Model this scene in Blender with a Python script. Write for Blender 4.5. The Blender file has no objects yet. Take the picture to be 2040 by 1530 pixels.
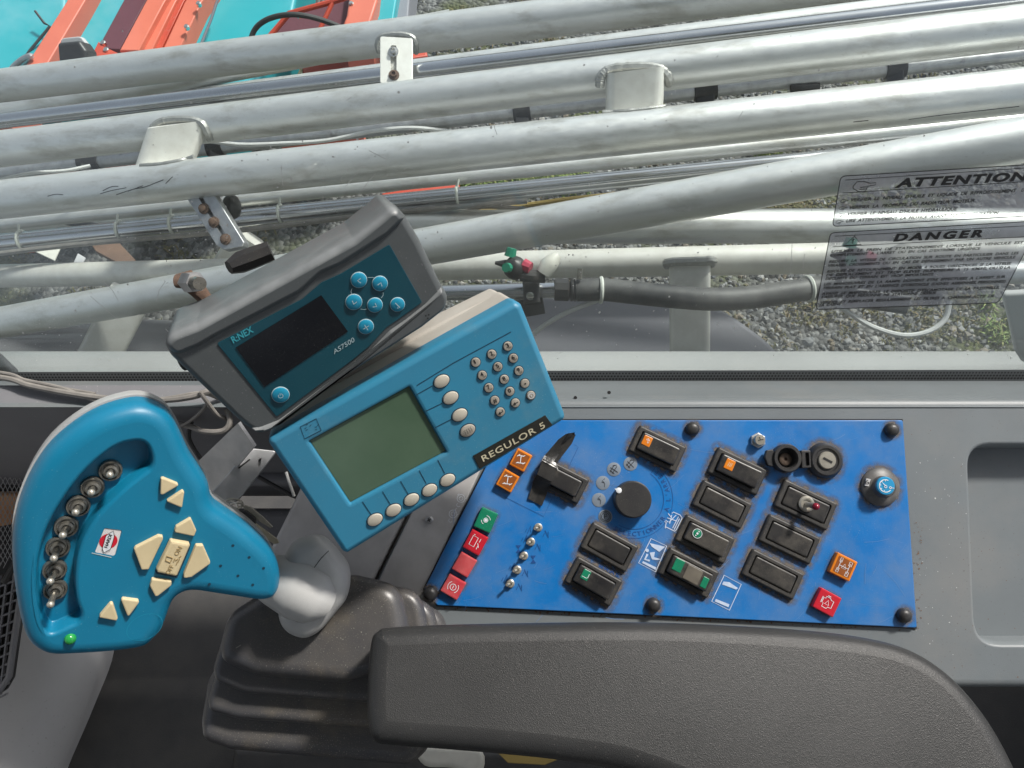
import bpy, bmesh, math, random
from mathutils import Vector, Matrix, noise as mnoise
from mathutils.geometry import tessellate_polygon
random.seed(7)
S = bpy.context.scene
COL = S.collection

# ------------------------------------------------------------------ camera, sky, sun, exposure
F = 1512.0                       # focal length in photo pixels (2040 wide)
PITCH = 60.0                     # degrees below the horizon
CAM = Vector((0.0, 0.0, 3.0))
RC = Matrix.Rotation(math.radians(90 - PITCH), 3, 'X')
cd = bpy.data.cameras.new('camera'); cam = bpy.data.objects.new('camera', cd); COL.objects.link(cam)
cd.sensor_width = 36; cd.lens = 36 * F / 2040; cd.clip_start = 0.02; cd.clip_end = 400
cam.location = CAM; cam.rotation_euler = (math.radians(90 - PITCH), 0, 0)
S.camera = cam
SUN = Vector((0.50, 0.42, 0.80)).normalized()
el = math.asin(SUN.z); az = math.atan2(SUN.x, SUN.y)
w = bpy.data.worlds.new('World'); S.world = w; w.use_nodes = True
nt = w.node_tree; nt.nodes.clear()
wo = nt.nodes.new('ShaderNodeOutputWorld'); wb = nt.nodes.new('ShaderNodeBackground')
sky = nt.nodes.new('ShaderNodeTexSky'); sky.sky_type = 'NISHITA'; sky.sun_disc = False
sky.sun_elevation = el; sky.sun_rotation = az; sky.dust_density = 3.0; sky.air_density = 1.0; sky.ozone_density = 1.0
hs = nt.nodes.new('ShaderNodeHueSaturation'); hs.inputs['Saturation'].default_value = 0.38
nt.links.new(sky.outputs[0], hs.inputs['Color']); nt.links.new(hs.outputs[0], wb.inputs[0]); nt.links.new(wb.outputs[0], wo.inputs[0])
wb.inputs[1].default_value = 0.088
sd = bpy.data.lights.new('sun', 'SUN'); so = bpy.data.objects.new('sun', sd); COL.objects.link(so)
sd.energy = 2.7; sd.angle = math.radians(6); sd.color = (1.0, 0.95, 0.88)
so.location = (3, 3, 8); so.rotation_euler = SUN.to_track_quat('Z', 'Y').to_euler()
S.view_settings.view_transform = 'Standard'; S.view_settings.look = 'None'
S.view_settings.exposure = 0.85; S.view_settings.gamma = 1.0; S.view_settings.use_curve_mapping = False
S.cycles.max_bounces = 8; S.cycles.transparent_max_bounces = 16

# ------------------------------------------------------------------ geometry of the view
def ray(px, py): return RC @ Vector(((px - 1020) / F, (765 - py) / F, -1.0))
def P(px, py, d): return CAM + ray(px, py) * d
def ground_at(px, py, z=0.0):
    r = ray(px, py); return CAM + r * ((z - CAM.z) / r.z)

class Pl:
    """a plane in the cab: its origin, its frame and the way from a sight line to a point on it"""
    def __init__(s, px, py, d, n, ang=0.0):
        s.o = P(px, py, d); n = (RC @ Vector(n)).normalized()
        u = RC @ Vector((math.cos(math.radians(ang)), math.sin(math.radians(ang)), 0))
        u = (u - n * u.dot(n)).normalized(); v = n.cross(u)
        s.n, s.u, s.v = n, u, v
        s.M = Matrix((u, v, n)).transposed().to_4x4(); s.M.translation = s.o
        s.inv = s.M.inverted(); s.k = d / F
    def uv(s, px, py, h=0.0):
        r = ray(px, py); t = ((s.o + s.n * h - CAM).dot(s.n)) / r.dot(s.n)
        q = CAM + r * t - s.o
        return Vector((q.dot(s.u), q.dot(s.v)))
    def poly(s, pts, h=0.0): return [s.uv(x, y, h) for x, y in pts]

# ------------------------------------------------------------------ outlines
def area(p): return sum(p[i].x * p[(i+1) % len(p)].y - p[(i+1) % len(p)].x * p[i].y for i in range(len(p))) / 2
def ccw(p):
    p = [Vector((q[0], q[1])) for q in p]
    return p if area(p) > 0 else p[::-1]
def rnd(pts, r, n=5):
    pts = ccw(pts); N = len(pts); out = []
    for i in range(N):
        a, b, c = pts[i-1], pts[i], pts[(i+1) % N]
        e1, e2 = (a - b), (c - b); l1, l2 = e1.length, e2.length
        e1 /= l1; e2 /= l2
        cosa = max(-1, min(1, e1.dot(e2))); half = math.acos(cosa) / 2
        if half > math.radians(86): out.append(b); continue
        t = min(r / math.tan(half), l1 * .48, l2 * .48)
        p0, p1 = b + e1 * t, b + e2 * t
        for k in range(n + 1):
            s = k / n; out.append(p0 * (1-s)**2 + b * 2*s*(1-s) + p1 * s*s)
    return out
def smooth(pts, n=5):
    pts = ccw(pts); N = len(pts); out = []
    for i in range(N):
        p0, p1, p2, p3 = pts[i-1], pts[i], pts[(i+1) % N], pts[(i+2) % N]
        for k in range(n):
            t = k / n
            out.append(0.5*((2*p1) + (p2-p0)*t + (2*p0-5*p1+4*p2-p3)*t*t + (3*p1-p0-3*p2+p3)*t*t*t))
    return out
def spline3(pts, n=8):
    pts = [Vector(p) for p in pts]; q = [pts[0]*2-pts[1]] + pts + [pts[-1]*2-pts[-2]]; out = []
    for i in range(1, len(q)-2):
        p0, p1, p2, p3 = q[i-1:i+3]
        for k in range(n):
            t = k / n
            out.append(0.5*((2*p1) + (p2-p0)*t + (2*p0-5*p1+4*p2-p3)*t*t + (3*p1-p0-3*p2+p3)*t*t*t))
    out.append(pts[-1]); return out
def circ(c, r, n=24, ry=None, ang=0.0):
    ry = r if ry is None else ry; ca, sa = math.cos(ang), math.sin(ang); o = []
    for i in range(n):
        a = 2*math.pi*i/n; x, y = r*math.cos(a), ry*math.sin(a)
        o.append(Vector((c[0]+x*ca-y*sa, c[1]+x*sa+y*ca)))
    return o
def rect(c, a, b, ang=0.0):
    ca, sa = math.cos(ang), math.sin(ang)
    return [Vector((c[0]+x*ca-y*sa, c[1]+x*sa+y*ca)) for x, y in ((-a,-b),(a,-b),(a,b),(-a,b))]
def inset(p, d):
    N = len(p); out = []
    for i in range(N):
        a, b, c = p[i-1], p[i], p[(i+1) % N]
        e1 = (b-a); e2 = (c-b)
        if e1.length < 1e-9: e1 = e2
        if e2.length < 1e-9: e2 = e1
        e1 = e1.normalized(); e2 = e2.normalized()
        n1 = Vector((-e1.y, e1.x)); n2 = Vector((-e2.y, e2.x)); m = n1+n2
        if m.length < 1e-6: out.append(b + n1*d); continue
        m.normalize(); out.append(b + m * (d / max(.5, m.dot(n1))))
    bad = [False]*N
    for _ in range(8):
        new = [(out[(i+1) % N]-out[i]).dot(p[(i+1) % N]-p[i]) < -1e-14 for i in range(N)]
        if not any(new): break
        bad = [a or b for a, b in zip(bad, new)]
        if all(bad): break
        k0 = next(i for i in range(N) if not bad[i]); i = 0
        while i < N:
            a = (k0+i) % N
            if not bad[a]: i += 1; continue
            j = i
            while bad[(k0+j) % N]: j += 1
            A0, A1 = out[(a-1) % N], out[a]; e = (k0+j) % N; B0, B1 = out[e], out[(e+1) % N]
            r_, s_ = A1-A0, B1-B0; den = r_.x*s_.y - r_.y*s_.x; q = (A1+B0)/2
            if abs(den) > 1e-12:
                t = ((B0.x-A0.x)*s_.y - (B0.y-A0.y)*s_.x)/den; c = A0 + r_*t
                if (c-q).length < 3*abs(d)+1e-4: q = c
            for k in range(i, j+1): out[(k0+k) % N] = q.copy()
            i = j
    return out

# ------------------------------------------------------------------ mesh builders: (verts, faces)
class G:
    def __init__(s): s.v = []; s.f = []
    def add(s, v, f):
        o = len(s.v); s.v += [Vector(q) for q in v]; s.f += [[i+o for i in q] for q in f]; return s
    def join(s, g): return s.add(g.v, g.f)
def slab(outline, prof, holes=(), bottom=True, cap=True, ex=.00015):
    """outline, (inset, z) steps from the bottom to the top; holes: (outline, (outset, z) steps going down, floor?)"""
    p = ccw(outline); N = len(p); g = G(); rings = []
    prof = list(prof) + [(prof[-1][0] + ex, prof[-1][1])]
    for d, z in prof:
        q = inset(p, d) if d else p; rings.append(len(g.v)); g.v += [Vector((a.x, a.y, z)) for a in q]
    for a, b in zip(rings, rings[1:]):
        g.f += [[a+i, a+(i+1) % N, b+(i+1) % N, b+i] for i in range(N)]
    if bottom: g.f.append([rings[0]+i for i in range(N)][::-1])
    loops = [[g.v[rings[-1]+i] for i in range(N)]]; idx = [rings[-1]+i for i in range(N)]
    for ho, hp, floor in holes:
        h = ccw(ho); M = len(h); hr = []
        hp = [(hp[0][0] - .0004, hp[0][1])] + list(hp)
        if floor: hp.append((hp[-1][0] + .0004, hp[-1][1]))
        for d, z in hp:
            q = inset(h, d) if d else h; hr.append(len(g.v)); g.v += [Vector((a.x, a.y, z)) for a in q]
        for a, b in zip(hr, hr[1:]):
            g.f += [[a+i, a+(i+1) % M, b+(i+1) % M, b+i] for i in range(M)]
        if floor: g.f.append([hr[-1]+i for i in range(M)])
        idx += [hr[0]+i for i in range(M)]; loops.append([g.v[hr[0]+i] for i in range(M)])
    if cap:
        if len(loops) == 1: g.f.append(idx)
        else:
            for t in tessellate_polygon([[Vector((q.x, q.y, 0)) for q in l] for l in loops]):
                a, b, c = [g.v[idx[i]] for i in t]
                t = list(t) if (b-a).cross(c-a).z > 0 else list(t)[::-1]
                g.f.append([idx[i] for i in t])
    return g
def box_prof(z0, z1, b=.001): return [(0, z0), (0, z1-b), (b*.3, z1-b*.3), (b, z1)]
def round_prof(z0, z1, r, n=5):
    return [(0, z0)] + [(r*(1-math.cos(a)), z1-r+r*math.sin(a)) for a in [math.pi/2*k/n for k in range(n+1)]]
def lathe(prof, c=(0, 0), n=24, z0=0.0, tilt=None, ell=1.0, ang=0.0):
    g = G(); ca, sa = math.cos(ang), math.sin(ang)
    for r, z in prof:
        for i in range(n):
            a = 2*math.pi*i/n; x, y = r*math.cos(a), r*math.sin(a)*ell
            g.v.append(Vector((c[0]+x*ca-y*sa, c[1]+x*sa+y*ca, z0+z)))
    for k in range(len(prof)-1):
        g.f += [[k*n+i, k*n+(i+1) % n, (k+1)*n+(i+1) % n, (k+1)*n+i] for i in range(n)]
    g.f.append(list(range(n))[::-1]); m = (len(prof)-1)*n; g.f.append([m+i for i in range(n)])
    return g
def tube(path, rad, n=12, caps=True, flat=1.0):
    path = [Vector(p) for p in path]; N = len(path); g = G()
    rs = rad if isinstance(rad, (list, tuple)) else [rad]*N
    t0 = (path[1]-path[0]).normalized(); up = Vector((0, 0, 1)) if abs(t0.z) < .9 else Vector((0, 1, 0))
    nrm = (up - t0*up.dot(t0)).normalized()
    for i in range(N):
        t = (path[min(i+1, N-1)] - path[max(i-1, 0)]).normalized()
        nrm = (nrm - t*nrm.dot(t)).normalized(); b = t.cross(nrm)
        for k in range(n):
            a = 2*math.pi*k/n; g.v.append(path[i] + nrm*(math.cos(a)*rs[i]) + b*(math.sin(a)*rs[i]*flat))
    for i in range(N-1):
        g.f += [[i*n+k, i*n+(k+1) % n, (i+1)*n+(k+1) % n, (i+1)*n+k] for k in range(n)]
    if caps: g.f.append(list(range(n))[::-1]); g.f.append([(N-1)*n+k for k in range(n)])
    return g
def ball(c, r, n=12, sc=(1, 1, 1)):
    g = G(); m = n//2
    for j in range(m+1):
        a = math.pi*j/m
        for i in range(n):
            b = 2*math.pi*i/n
            g.v.append(Vector((c[0]+r*sc[0]*math.sin(a)*math.cos(b), c[1]+r*sc[1]*math.sin(a)*math.sin(b), c[2]+r*sc[2]*math.cos(a))))
    for j in range(m):
        g.f += [[(j+1)*n+i, (j+1)*n+(i+1) % n, j*n+(i+1) % n, j*n+i] for i in range(n)]
    return g
ZS = [0.0]
def stroke(pts, wd, z, th=.00012, closed=False):
    """a printed or scribed line: a thin ribbon with square ends"""
    p = [Vector((q[0], q[1])) for q in pts]; g = G(); ZS[0] = (ZS[0] + .00002) % .00016; z = z + ZS[0]
    if closed: p = p + [p[0]]
    N = len(p); L = []; R = []
    for i in range(N):
        a = p[i-1] if i else (p[N-2] if closed else p[0]); c = p[i+1] if i < N-1 else (p[1] if closed else p[N-1])
        t = (c-a).normalized() if (c-a).length > 1e-9 else Vector((1, 0)); m = Vector((-t.y, t.x))*wd/2
        L.append(p[i]+m); R.append(p[i]-m)
    for i in range(N): g.v += [Vector((L[i].x, L[i].y, z)), Vector((R[i].x, R[i].y, z))]
    for i in range(N-1): g.f.append([2*i, 2*i+1, 2*i+3, 2*i+2])
    return g
def flat(poly, z):
    p = ccw(poly); g = G(); ZS[0] = (ZS[0] + .00002) % .00016
    g.v = [Vector((q.x, q.y, z + ZS[0])) for q in p]; g.f = [list(range(len(p)))]; return g
TC = {}
def glyphs(s, shear=0.0, space=1.0, bold=0.0):
    key = (s, shear, space, bold)
    if key not in TC:
        cu = bpy.data.curves.new('t', 'FONT'); cu.body = s; cu.size = 1; cu.shear = shear; cu.space_character = space
        cu.offset = bold; cu.fill_mode = 'FRONT'; cu.resolution_u = 3
        ob = bpy.data.objects.new('t', cu); me = bpy.data.meshes.new_from_object(ob)
        vv = [v.co.copy() for v in me.vertices]; bad = {i for i, v in enumerate(vv) if v.y > .80 or v.y < -.24 or v.x < -.1}
        ff = [list(q.vertices) for q in me.polygons if not bad & set(q.vertices)]
        ff = [q for q in ff if max((vv[a]-vv[b]).length for a in q for b in q) < 1.1]
        good = sorted({i for q in ff for i in q}); mp_ = {i: k for k, i in enumerate(good)}
        TC[key] = ([vv[i] for i in good], [[mp_[i] for i in q] for q in ff])
        bpy.data.meshes.remove(me); bpy.data.objects.remove(ob); bpy.data.curves.remove(cu)
    return TC[key]
def text(pl, s, p0, ex, ey, z=.0004, shear=0.0, space=1.0, bold=0.0):
    """s from photo point p0 along ex (the whole length) with capitals as tall as ey"""
    v, f = glyphs(s, shear, space, bold); x0 = min(q.x for q in v); x1 = max(q.x for q in v); g = G()
    for q in v:
        a = (q.x-x0)/(x1-x0); b = q.y/.70
        c = pl.uv(p0[0]+ex[0]*a+ey[0]*b, p0[1]+ex[1]*a+ey[1]*b, z); g.v.append(Vector((c.x, c.y, z)))
    g.f = [list(q) for q in f]
    if f:
        a, b, c = [g.v[i] for i in g.f[0][:3]]
        if (b-a).cross(c-a).z < 0: g.f = [q[::-1] for q in g.f]
    return g

# ------------------------------------------------------------------ objects
class Thing:
    def __init__(s, name, label, cat, M=None, group=None, kind=None):
        o = bpy.data.objects.new(name, None); COL.objects.link(o); o.empty_display_size = .02
        M = M or Matrix.Identity(4); o.matrix_world = M; s.o = o; s.inv = M.inverted()
        o['label'] = label
        if cat: o['category'] = cat
        if group: o['group'] = group
        if kind: o['kind'] = kind
    def L(s, q): return s.inv @ q
def meshobj(name, g, mat, smooth_ang=35):
    me = bpy.data.meshes.new(name); me.from_pydata([tuple(v) for v in g.v], [], g.f); me.validate()
    me.materials.append(mat)
    if smooth_ang:
        me.polygons.foreach_set('use_smooth', [True]*len(me.polygons)); me.set_sharp_from_angle(angle=math.radians(smooth_ang))
    o = bpy.data.objects.new(name, me); COL.objects.link(o); return o
def part(parent, name, g, mat, label=None, world=False, sm=35):
    po = parent.o if isinstance(parent, Thing) else parent
    if world:
        inv = parent.inv if isinstance(parent, Thing) else world
        g.v = [inv @ v for v in g.v]
    o = meshobj(name, g, mat, sm); o.parent = po
    if label: o['label'] = label
    return o
def solo(name, g, mat, label, cat, group=None, kind=None, M=None, sm=35):
    """a thing that is one mesh; g in world coordinates, its origin moved to M"""
    if M is None:
        c = sum(g.v, Vector())/len(g.v); M = Matrix.Translation(c)
        g.v = [v - c for v in g.v]
    o = meshobj(name, g, mat, sm); o.matrix_world = M
    if label: o['label'] = label
    if cat: o['category'] = cat
    if group: o['group'] = group
    if kind: o['kind'] = kind
    return o
def toW(pl, g): g.v = [pl.M @ v for v in g.v]; return g

# ------------------------------------------------------------------ materials
def mat(name, c, rough=.5, metal=0.0, c2=None, sc=40, amt=.5, spec=.5, bump=0.0, bsc=400, dust=0.0, dsc=900, dcol=(.55,.52,.47),
        stretch=None, rvar=0.0, c3=None, c3sc=8, c3lo=.55, c3hi=.7, coat=0.0, bvor=False, trans=0.0):
    m = bpy.data.materials.new(name); m.use_nodes = True; t = m.node_tree; n = t.nodes; l = t.links
    b = n['Principled BSDF']; b.inputs['Roughness'].default_value = rough; b.inputs['Metallic'].default_value = metal
    b.inputs['Specular IOR Level'].default_value = spec; b.inputs['Coat Weight'].default_value = coat
    b.inputs['Transmission Weight'].default_value = trans
    tc = n.new('ShaderNodeTexCoord'); mp = n.new('ShaderNodeMapping'); l.new(tc.outputs['Object'], mp.inputs[0])
    if stretch: mp.inputs['Scale'].default_value = stretch
    def noise(s, det=5, ro=.6):
        q = n.new('ShaderNodeTexNoise'); q.inputs['Scale'].default_value = s; q.inputs['Detail'].default_value = det
        q.inputs['Roughness'].default_value = ro; l.new(mp.outputs[0], q.inputs['Vector']); return q
    def ramp(src, lo, hi):
        r = n.new('ShaderNodeMapRange'); r.inputs[1].default_value = lo; r.inputs[2].default_value = hi; l.new(src, r.inputs[0]); return r.outputs[0]
    def mix(fac, a, bb):
        x = n.new('ShaderNodeMix'); x.data_type = 'RGBA'; l.new(fac, x.inputs[0])
        for k, v in ((6, a), (7, bb)):
            if isinstance(v, tuple): x.inputs[k].default_value = (*v, 1)
            else: l.new(v, x.inputs[k])
        return x.outputs[2]
    col = tuple(c)
    c2 = c2 or tuple(x*.72 for x in c)
    q = noise(sc); f = n.new('ShaderNodeMath'); f.operation = 'MULTIPLY'; f.inputs[1].default_value = amt
    l.new(ramp(q.outputs[0], .35, .68), f.inputs[0]); col = mix(f.outputs[0], col, tuple(c2))
    if c3:
        q3 = noise(c3sc, 8, .7); col = mix(ramp(q3.outputs[0], c3lo, c3hi), col, tuple(c3))
    if dust:
        d1 = noise(dsc, 2, .5); d2 = noise(sc*.6, 4, .6)
        a = ramp(d1.outputs[0], .72 - .16*dust, .80 - .1*dust); bq = ramp(d2.outputs[0], .3, .75)
        mm = n.new('ShaderNodeMath'); mm.operation = 'MULTIPLY'; l.new(a, mm.inputs[0]); l.new(bq, mm.inputs[1])
        col = mix(mm.outputs[0], col, tuple(dcol))
    l.new(col, b.inputs['Base Color'])
    if rvar:
        q2 = noise(sc*1.7); r = n.new('ShaderNodeMapRange'); r.inputs[1].default_value = .3; r.inputs[2].default_value = .7
        r.inputs[3].default_value = max(.03, rough-rvar); r.inputs[4].default_value = min(1, rough+rvar)
        l.new(q2.outputs[0], r.inputs[0]); l.new(r.outputs[0], b.inputs['Roughness'])
    if bump:
        if bvor:
            q4 = n.new('ShaderNodeTexVoronoi'); q4.inputs['Scale'].default_value = bsc; q4.feature = 'SMOOTH_F1'; l.new(mp.outputs[0], q4.inputs['Vector'])
        else: q4 = noise(bsc, 3, .6)
        bu = n.new('ShaderNodeBump'); bu.inputs['Strength'].default_value = bump; bu.inputs['Distance'].default_value = .001
        l.new(q4.outputs[0], bu.inputs['Height']); l.new(bu.outputs[0], b.inputs['Normal'])
    return m
M = {}
M['alu'] = mat('aluminium', (.76,.765,.75), .42, .75, (.62,.62,.59), 55, .35, rvar=.06, stretch=(.35,1,1), bump=.06, bsc=260, c3=(.36,.34,.29), c3sc=14, c3lo=.52, c3hi=.80, dust=.35, dsc=500, dcol=(.25,.23,.2))
M['alu_white'] = mat('aluminium_cast', (.80,.79,.74), .5, .35, (.62,.6,.55), 30, .6, bump=.12, bsc=500, dust=.4, dsc=600, dcol=(.3,.28,.24))
M['weld'] = mat('weld', (.46,.46,.44), .5, .75, (.3,.3,.28), 90, .6, bump=.6, bsc=300)
M['steel'] = mat('stainless', (.66,.67,.69), .22, 1.0, (.5,.5,.52), 8, .6, rvar=.1, stretch=(.15,1,1), bump=.04, bsc=300)
M['galv'] = mat('galvanised', (.52,.53,.54), .42, .8, (.34,.34,.35), 35, .7, rvar=.12, c3=(.2,.19,.18), c3sc=18, c3lo=.58, c3hi=.75)
M['chrome'] = mat('chrome', (.75,.73,.68), .16, 1.0, (.5,.47,.42), 300, .4)
M['nickel'] = mat('nickel', (.50,.475,.41), .3, .6, (.36,.34,.29), 250, .6)
M['darkmetal'] = mat('dark_metal', (.26,.25,.22), .32, .7, (.11,.105,.09), 200, .6, rvar=.12)
M['rust'] = mat('rust', (.16,.10,.07), .8, .2, (.08,.055,.045), 120, .8, bump=.4, bsc=700)
M['blackplastic'] = mat('black_plastic', (.022,.022,.024), .42, 0, (.04,.039,.037), 60, .8, bump=.08, bsc=1500, dust=.5, dsc=1300, dcol=(.22,.2,.17))
M['switch'] = mat('switch_plastic', (.013,.013,.015), .36, 0, (.038,.037,.035), 45, .9, bump=.1, bsc=1800, dust=.6, dsc=1500, dcol=(.19,.17,.14), c3=(.085,.078,.068), c3sc=30, c3lo=.46, c3hi=.72)
M['switchbase'] = mat('switch_frame', (.024,.024,.025), .5, 0, (.05,.047,.042), 70, .9, bump=.15, bsc=1500, dust=.7, dsc=1200, dcol=(.2,.17,.13), c3=(.10,.085,.066), c3sc=50, c3lo=.55, c3hi=.8)
M['rubber'] = mat('rubber', (.056,.057,.064), .34, 0, (.075,.071,.068), 16, .9, bump=.1, bsc=1200, dust=.7, dsc=1000, dcol=(.38,.35,.3), c3=(.17,.14,.10), c3sc=14, c3lo=.52, c3hi=.80)
M['hose'] = mat('black_hose', (.028,.029,.032), .55, 0, (.13,.13,.125), 16, .9, bump=.1, bsc=800, dust=.5, dcol=(.3,.3,.28))
M['armrest'] = mat('armrest_foam', (.0335,.034,.0345), .40, 0, (.0235,.024,.0245), 9, .9, spec=.34, bump=.24, bsc=2300, bvor=True, dust=.35, dsc=900, dcol=(.2,.18,.17))
M['dash'] = mat('dash_plastic', (.155,.176,.188), .44, 0, (.128,.144,.153), 9, .7, bump=.14, bsc=1700, dust=.35, dsc=500, dcol=(.08,.075,.07), c3=(.20,.20,.195), c3sc=6, c3lo=.5, c3hi=.85)
M['dashdark'] = mat('dash_dark', (.21,.212,.225), .55, 0, (.165,.165,.178), 9, .7, bump=.12, bsc=1500, dust=.3, dsc=600)
M['console'] = mat('console_cover', (.48,.47,.465), .5, 0, (.34,.33,.325), 25, .9, bump=.1, bsc=1300, dust=.6, dsc=900, dcol=(.42,.41,.39))
M['floor'] = mat('rubber_floor', (.028,.029,.032), .6, 0, (.062,.060,.056), 9, .9, bump=.2, bsc=500, dust=.4, dcol=(.14,.13,.12))
M['trim'] = mat('trim_grey', (.50,.50,.505), .5, 0, (.42,.42,.43), 7, .8, bump=.05, dust=.25, dsc=300, dcol=(.15,.12,.1))
M['blue'] = mat('blue_panel', (.001,.150,.45), .42, 0, (.002,.125,.40), 20, .7, bump=.05, bsc=900, dust=.5, dsc=1100, dcol=(.22,.28,.40), c3=(.105,.19,.35), c3sc=15, c3lo=.42, c3hi=.80, rvar=.1)
M['teal'] = mat('teal_shell', (.004,.175,.31), .40, 0, (.005,.15,.27), 16, .7, bump=.13, bsc=1900, dust=.25, dsc=900, dcol=(.2,.4,.5), rvar=.06)
M['teal2'] = mat('blue_shell', (.028,.205,.34), .44, 0, (.036,.18,.295), 14, .8, bump=.06, bsc=1700, dust=.4, dsc=800, dcol=(.2,.35,.42), c3=(.10,.22,.285), c3sc=18, c3lo=.55, c3hi=.85)
M['beige'] = mat('back_shell', (.46,.44,.40), .55, 0, (.36,.33,.29), 25, .8, dust=.4, dsc=900, dcol=(.25,.22,.18))
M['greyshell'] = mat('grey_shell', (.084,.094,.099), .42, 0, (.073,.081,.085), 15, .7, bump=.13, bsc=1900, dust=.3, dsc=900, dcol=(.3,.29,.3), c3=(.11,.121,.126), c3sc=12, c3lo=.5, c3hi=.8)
M['gripgrey'] = mat('grip_grey', (.48,.485,.48), .36, 0, (.36,.36,.355), 24, .5, bump=.12, bsc=1700, dust=.2, dsc=1000, rvar=.06)
M['plate'] = mat('teal_plate', (.004,.052,.078), .3, 0, (.006,.066,.092), 14, .8, dust=.4, dsc=1200, dcol=(.06,.13,.15), coat=.1)
M['lcd'] = mat('dark_lcd', (.004,.005,.008), .16, 0, (.007,.008,.011), 40, .8, dust=.55, dsc=1700, dcol=(.06,.06,.055))
M['lcdgreen'] = mat('green_lcd', (.06,.105,.066), .17, 0, (.08,.13,.085), 22, .8, dust=.25, dsc=1200, dcol=(.1,.13,.1))
M['tealkey'] = mat('teal_key', (.012,.25,.40), .35, 0, (.01,.21,.35), 90, .6)
M['cyan'] = mat('cyan_print', (.05,.38,.47), .5)
M['lightprint'] = mat('light_print', (.40,.52,.56), .5)
M['cream'] = mat('cream_key', (.60,.50,.31), .42, 0, (.52,.43,.26), 60, .7, bump=.06, bsc=1400, dust=.2, dsc=1200, dcol=(.3,.24,.15))
M['keygrey'] = mat('key_grey', (.34,.315,.27), .5, 0, (.25,.225,.19), 160, .9)
M['keyoval'] = mat('key_oval', (.44,.41,.345), .5, 0, (.37,.34,.28), 120, .8)
M['ink'] = mat('black_ink', (.012,.012,.013), .5)
M['inkblue'] = mat('dark_blue_line', (.004,.035,.07), .6)
M['navy'] = mat('navy_print', (.003,.06,.24), .6)
M['white'] = mat('white_print', (.70,.72,.74), .5, 0, (.5,.55,.62), 200, .6)
M['pale'] = mat('pale_blue_print', (.52,.60,.74), .5, 0, (.35,.45,.62), 200, .7)
M['gold'] = mat('pale_gold_print', (.52,.48,.34), .4)
M['strip'] = mat('name_strip', (.018,.018,.014), .3)
M['red'] = mat('red_lens', (.50,.012,.028), .32, 0, (.36,.02,.03), 80, .6, dust=.3, dsc=1500, dcol=(.6,.3,.3))
M['redfade'] = mat('red_lens_faded', (.46,.035,.05), .4, 0, (.52,.12,.12), 70, .8, dust=.4, dsc=1500, dcol=(.6,.35,.35))
M['amber'] = mat('amber_lens', (.66,.20,.012), .32, 0, (.5,.13,.01), 80, .6, dust=.3, dsc=1500)
M['amberdark'] = mat('amber_field', (.22,.06,.01), .4, 0, (.3,.1,.02), 90, .6)
M['green'] = mat('green_lens', (.006,.19,.10), .32, 0, (.01,.15,.08), 80, .6, dust=.4, dsc=1500, dcol=(.3,.42,.3))
M['led'] = mat('green_led', (.02,.30,.06), .12, 0, (.02,.25,.05), 80, .4, coat=.5)
M['hred'] = mat('red_print', (.55,.012,.03), .4)
M['brass'] = mat('key_brass', (.52,.48,.36), .35, .35, (.4,.36,.27), 120, .5)
M['cable'] = mat('grey_cable', (.27,.255,.235), .55, 0, (.17,.16,.15), 50, .8)
M['cabledark'] = mat('dark_cable', (.05,.05,.05), .5)
M['tape'] = mat('black_tape', (.022,.022,.023), .3, 0, (.045,.043,.04), 60, .8, bump=.5, bsc=160, dust=.4, dsc=1200, dcol=(.2,.19,.17))
M['wtube'] = mat('clear_hose', (.62,.63,.62), .3, 0, (.5,.5,.49), 30, .6)
M['tie'] = mat('cable_tie', (.62,.64,.58), .4)
M['redpaint'] = mat('red_paint', (.56,.075,.035), .42, 0, (.42,.05,.03), 5, .8, dust=.2, dsc=120)
M['redlight'] = mat('salmon_or_lit_red', (.66,.17,.105), .45, 0, (.56,.13,.08), 4, .8)  # lit faces of the red beams painted lighter; also the red-orange post
M['tealpaint'] = mat('teal_paint', (.012,.33,.38), .42, 0, (.05,.37,.43), 2.5, .8, c3=(.16,.42,.48), c3sc=1.2, c3lo=.5, c3hi=.75)
M['maroon'] = mat('maroon_or_shaded_red', (.115,.03,.045), .6)
M['fender'] = mat('fender_grey', (.235,.235,.265), .55, 0, (.20,.20,.23), 4, .8, dust=.2, dsc=200, dcol=(.5,.5,.5))
M['nozgreen'] = mat('green_cap', (.01,.22,.13), .45)
M['nozred'] = mat('red_cap', (.42,.03,.07), .45)
M['nozwhite'] = mat('white_cap', (.66,.65,.58), .5)
M['orange'] = mat('orange_cloth', (.85,.50,.28), .7, 0, (.5,.22,.1), 25, .7)
M['yellow'] = mat('yellow_tape', (.46,.33,.10), .6)
M['bark'] = mat('brown_board', (.17,.10,.065), .8, 0, (.1,.06,.04), 12, .8)

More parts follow.
